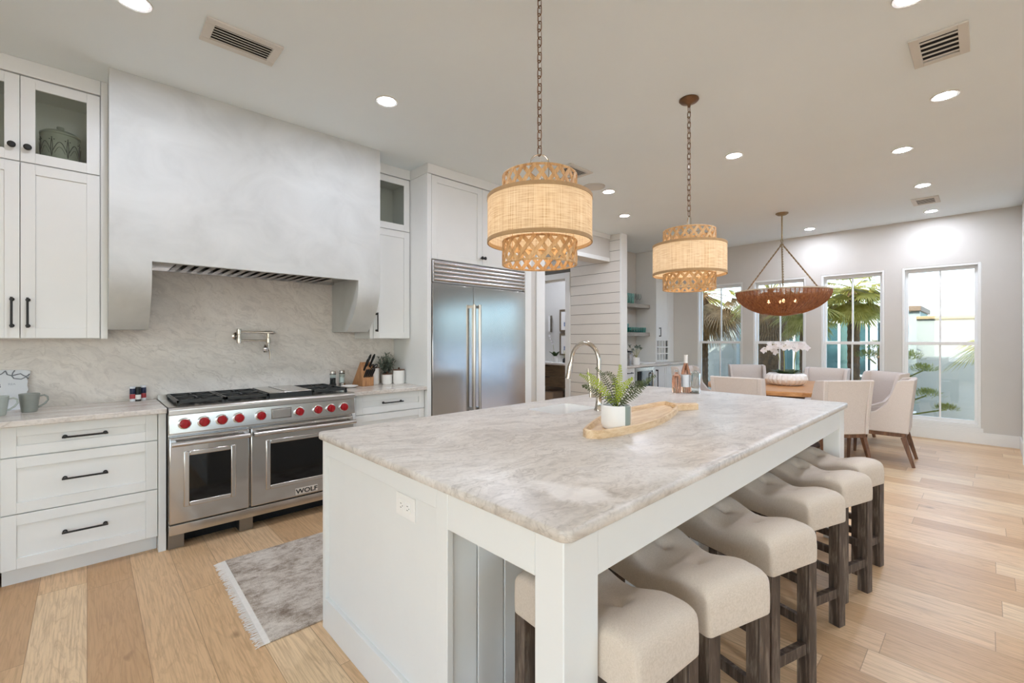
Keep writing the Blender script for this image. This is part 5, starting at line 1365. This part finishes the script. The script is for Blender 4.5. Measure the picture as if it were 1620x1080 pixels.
def palm_frond(t, c, az, el, stem, fan, mat, n=24, droop=.5, spread=2.5):
    d = Vector((cos(az)*cos(el), sin(az)*cos(el), sin(el))); c = Vector(c)
    P = [c+d*stem*u+Vector((0, 0, -droop*stem*.5*u*u)) for u in [j/6 for j in range(7)]]
    b = MB().tube(P, [.016-.009*j/6 for j in range(7)], 6); hub = P[-1]; f = (P[-1]-P[-2]).normalized()
    s_ = f.cross(Vector((0, 0, 1))); s_ = s_.normalized() if s_.length > .1 else Vector((1, 0, 0)); up = s_.cross(f)
    for k in range(n):
        a = -spread/2+spread*k/(n-1); dd = f*cos(a)+s_*sin(a)+up*(.10*cos(a*2)); L = fan*(.72+.28*cos(a))*rnd.uniform(.9, 1.05)
        b.leaf(hub, dd, up, L, .030, droop*.55+rnd.uniform(0, .15), 4)
    part(t, 'frond', b, mat, smooth=False)
def palm(label, x, y, h, r, fr, seed):
    global rnd; rnd = random.Random(seed)
    t = thing('palm_tree', label, 'palm tree', (x, y, -.15), 0, 'fan palms outside the windows')
    prof = []; zz = -.15; i = 0
    while zz < h: prof.append((r*(1.0+.10*(i % 2)), zz)); zz += .06; i += 1
    part(t, 'trunk', MB().lathe([(0, -.15)]+prof+[(0, h)], (x, y, 0), 20), M['trunk'])
    for (n, el0, el1, st0_, st1_, fan, mat, dr) in fr:
        for k in range(n):
            palm_frond(t, (x, y, h-.03), 2*pi*k/n+rnd.uniform(-.25, .25)+seed, rnd.uniform(el0, el1), rnd.uniform(st0_, st1_), fan*rnd.uniform(.85, 1.1), mat, droop=dr)
palm('thick trunked fan palm with dry hanging fronds outside the second window', 10.1, 3.02, 2.30, .22, [(7, .35, 1.2, .5, .7, .6, M['pal_g'], .5), (7, -.25, .3, .4, .6, .55, M['pal_g'], .6), (15, -1.3, -.6, .25, .5, .55, M['pal_b'], .4)], 2)
palm('green fan palm outside the third window', 10.3, 1.70, 2.30, .09, [(9, .2, 1.2, .2, .4, .5, M['pal_g'], .35), (13, -.3, .3, .2, .4, .48, M['pal_g'], .4), (12, -1.0, -.4, .2, .4, .46, M['pal_g'], .35)], 5)
palm('small leafy fan palm standing between the second and third windows', 9.45, 2.28, 1.95, .07, [(7, .3, 1.1, .2, .35, .42, M['pal_g'], .4), (9, -.35, .25, .18, .34, .42, M['pal_g'], .45), (8, -1.1, -.5, .18, .3, .4, M['pal_g'], .4)], 5)
palm('fan palm with dry fronds outside the left window', 10.15, 4.45, 2.40, .12, [(8, .1, 1.1, .4, .6, .6, M['pal_g'], .5), (12, -.5, .2, .35, .7, .65, M['pal_b'], .5), (16, -1.25, -.4, .3, .7, .65, M['pal_b'], .4)], 8)
t = thing('young_palm', 'young fan palm reaching in at the right edge of the right window', 'palm tree', (9.7, -.36, -.15))
part(t, 'trunk', MB().lathe([(0, -.15), (.08, -.15), (.09, .5), (.07, 1.3), (0, 1.32)], (9.7, -.36, 0), 16), M['trunk'])
for k in range(9): palm_frond(t, (9.7, -.36, 1.30), pi/2+2*pi*k/9, (.05, .3, .5)[k % 3], .42, .52, M['pal_g'], n=24, droop=.6)
def pine(label, x, y, trunk, puffs, seed):
    r = random.Random(seed); t = thing('pine_shrub', label, 'shrub', (x, y, -.15), 0, 'cloud pruned pines outside')
    part(t, 'trunk', MB().tube([(x+p[0], y+p[1], p[2]) for p in trunk], [.045-.03*i/(len(trunk)-1) for i in range(len(trunk))], 8), M['trunk'])
    for (dx, dy, z_, s_) in puffs:
        b = MB(); c = Vector((x+dx, y+dy, z_))
        b.tube([(x+dx*.2, y+dy*.2, z_-.12), (x+dx*.6, y+dy*.6, z_-.06), c], .012, 5)
        for k in range(330):
            a = r.random()*6.28; e = r.uniform(-.25, 1.4); q = Vector((cos(a)*cos(e), sin(a)*cos(e), sin(e)*.42)); p = c+q*s_*r.uniform(.45, 1)
            dd = (q+Vector((r.uniform(-.6, .6), r.uniform(-.6, .6), r.uniform(.1, .9)))).normalized(); b.leaf(p, dd, (0, 0, 1), .075, .010, 0, 2)
        part(t, 'foliage_pad', b, M['pine'], smooth=False)
pine('cloud pruned pine low in the left half of the right window', 9.75, .93, [(0, 0, -.15), (.02, -.05, .3), (-.03, .03, .6), (.02, .05, .95)],
     [(0, -.02, 1.02, .26), (-.05, -.22, .84, .20), (.05, .06, .66, .19), (0, -.26, .44, .21), (0, .02, .30, .18), (.02, -.48, .24, .14)], 1)
pine('taller green pine shrub behind the lower half of the third window', 10.2, 1.33, [(0, 0, -.15), (.02, .03, .4), (0, -.02, .8), (.02, 0, 1.15)], [(0, 0, 1.18, .28), (0, .15, 1.02, .24), (0, -.14, .98, .22)], 6)
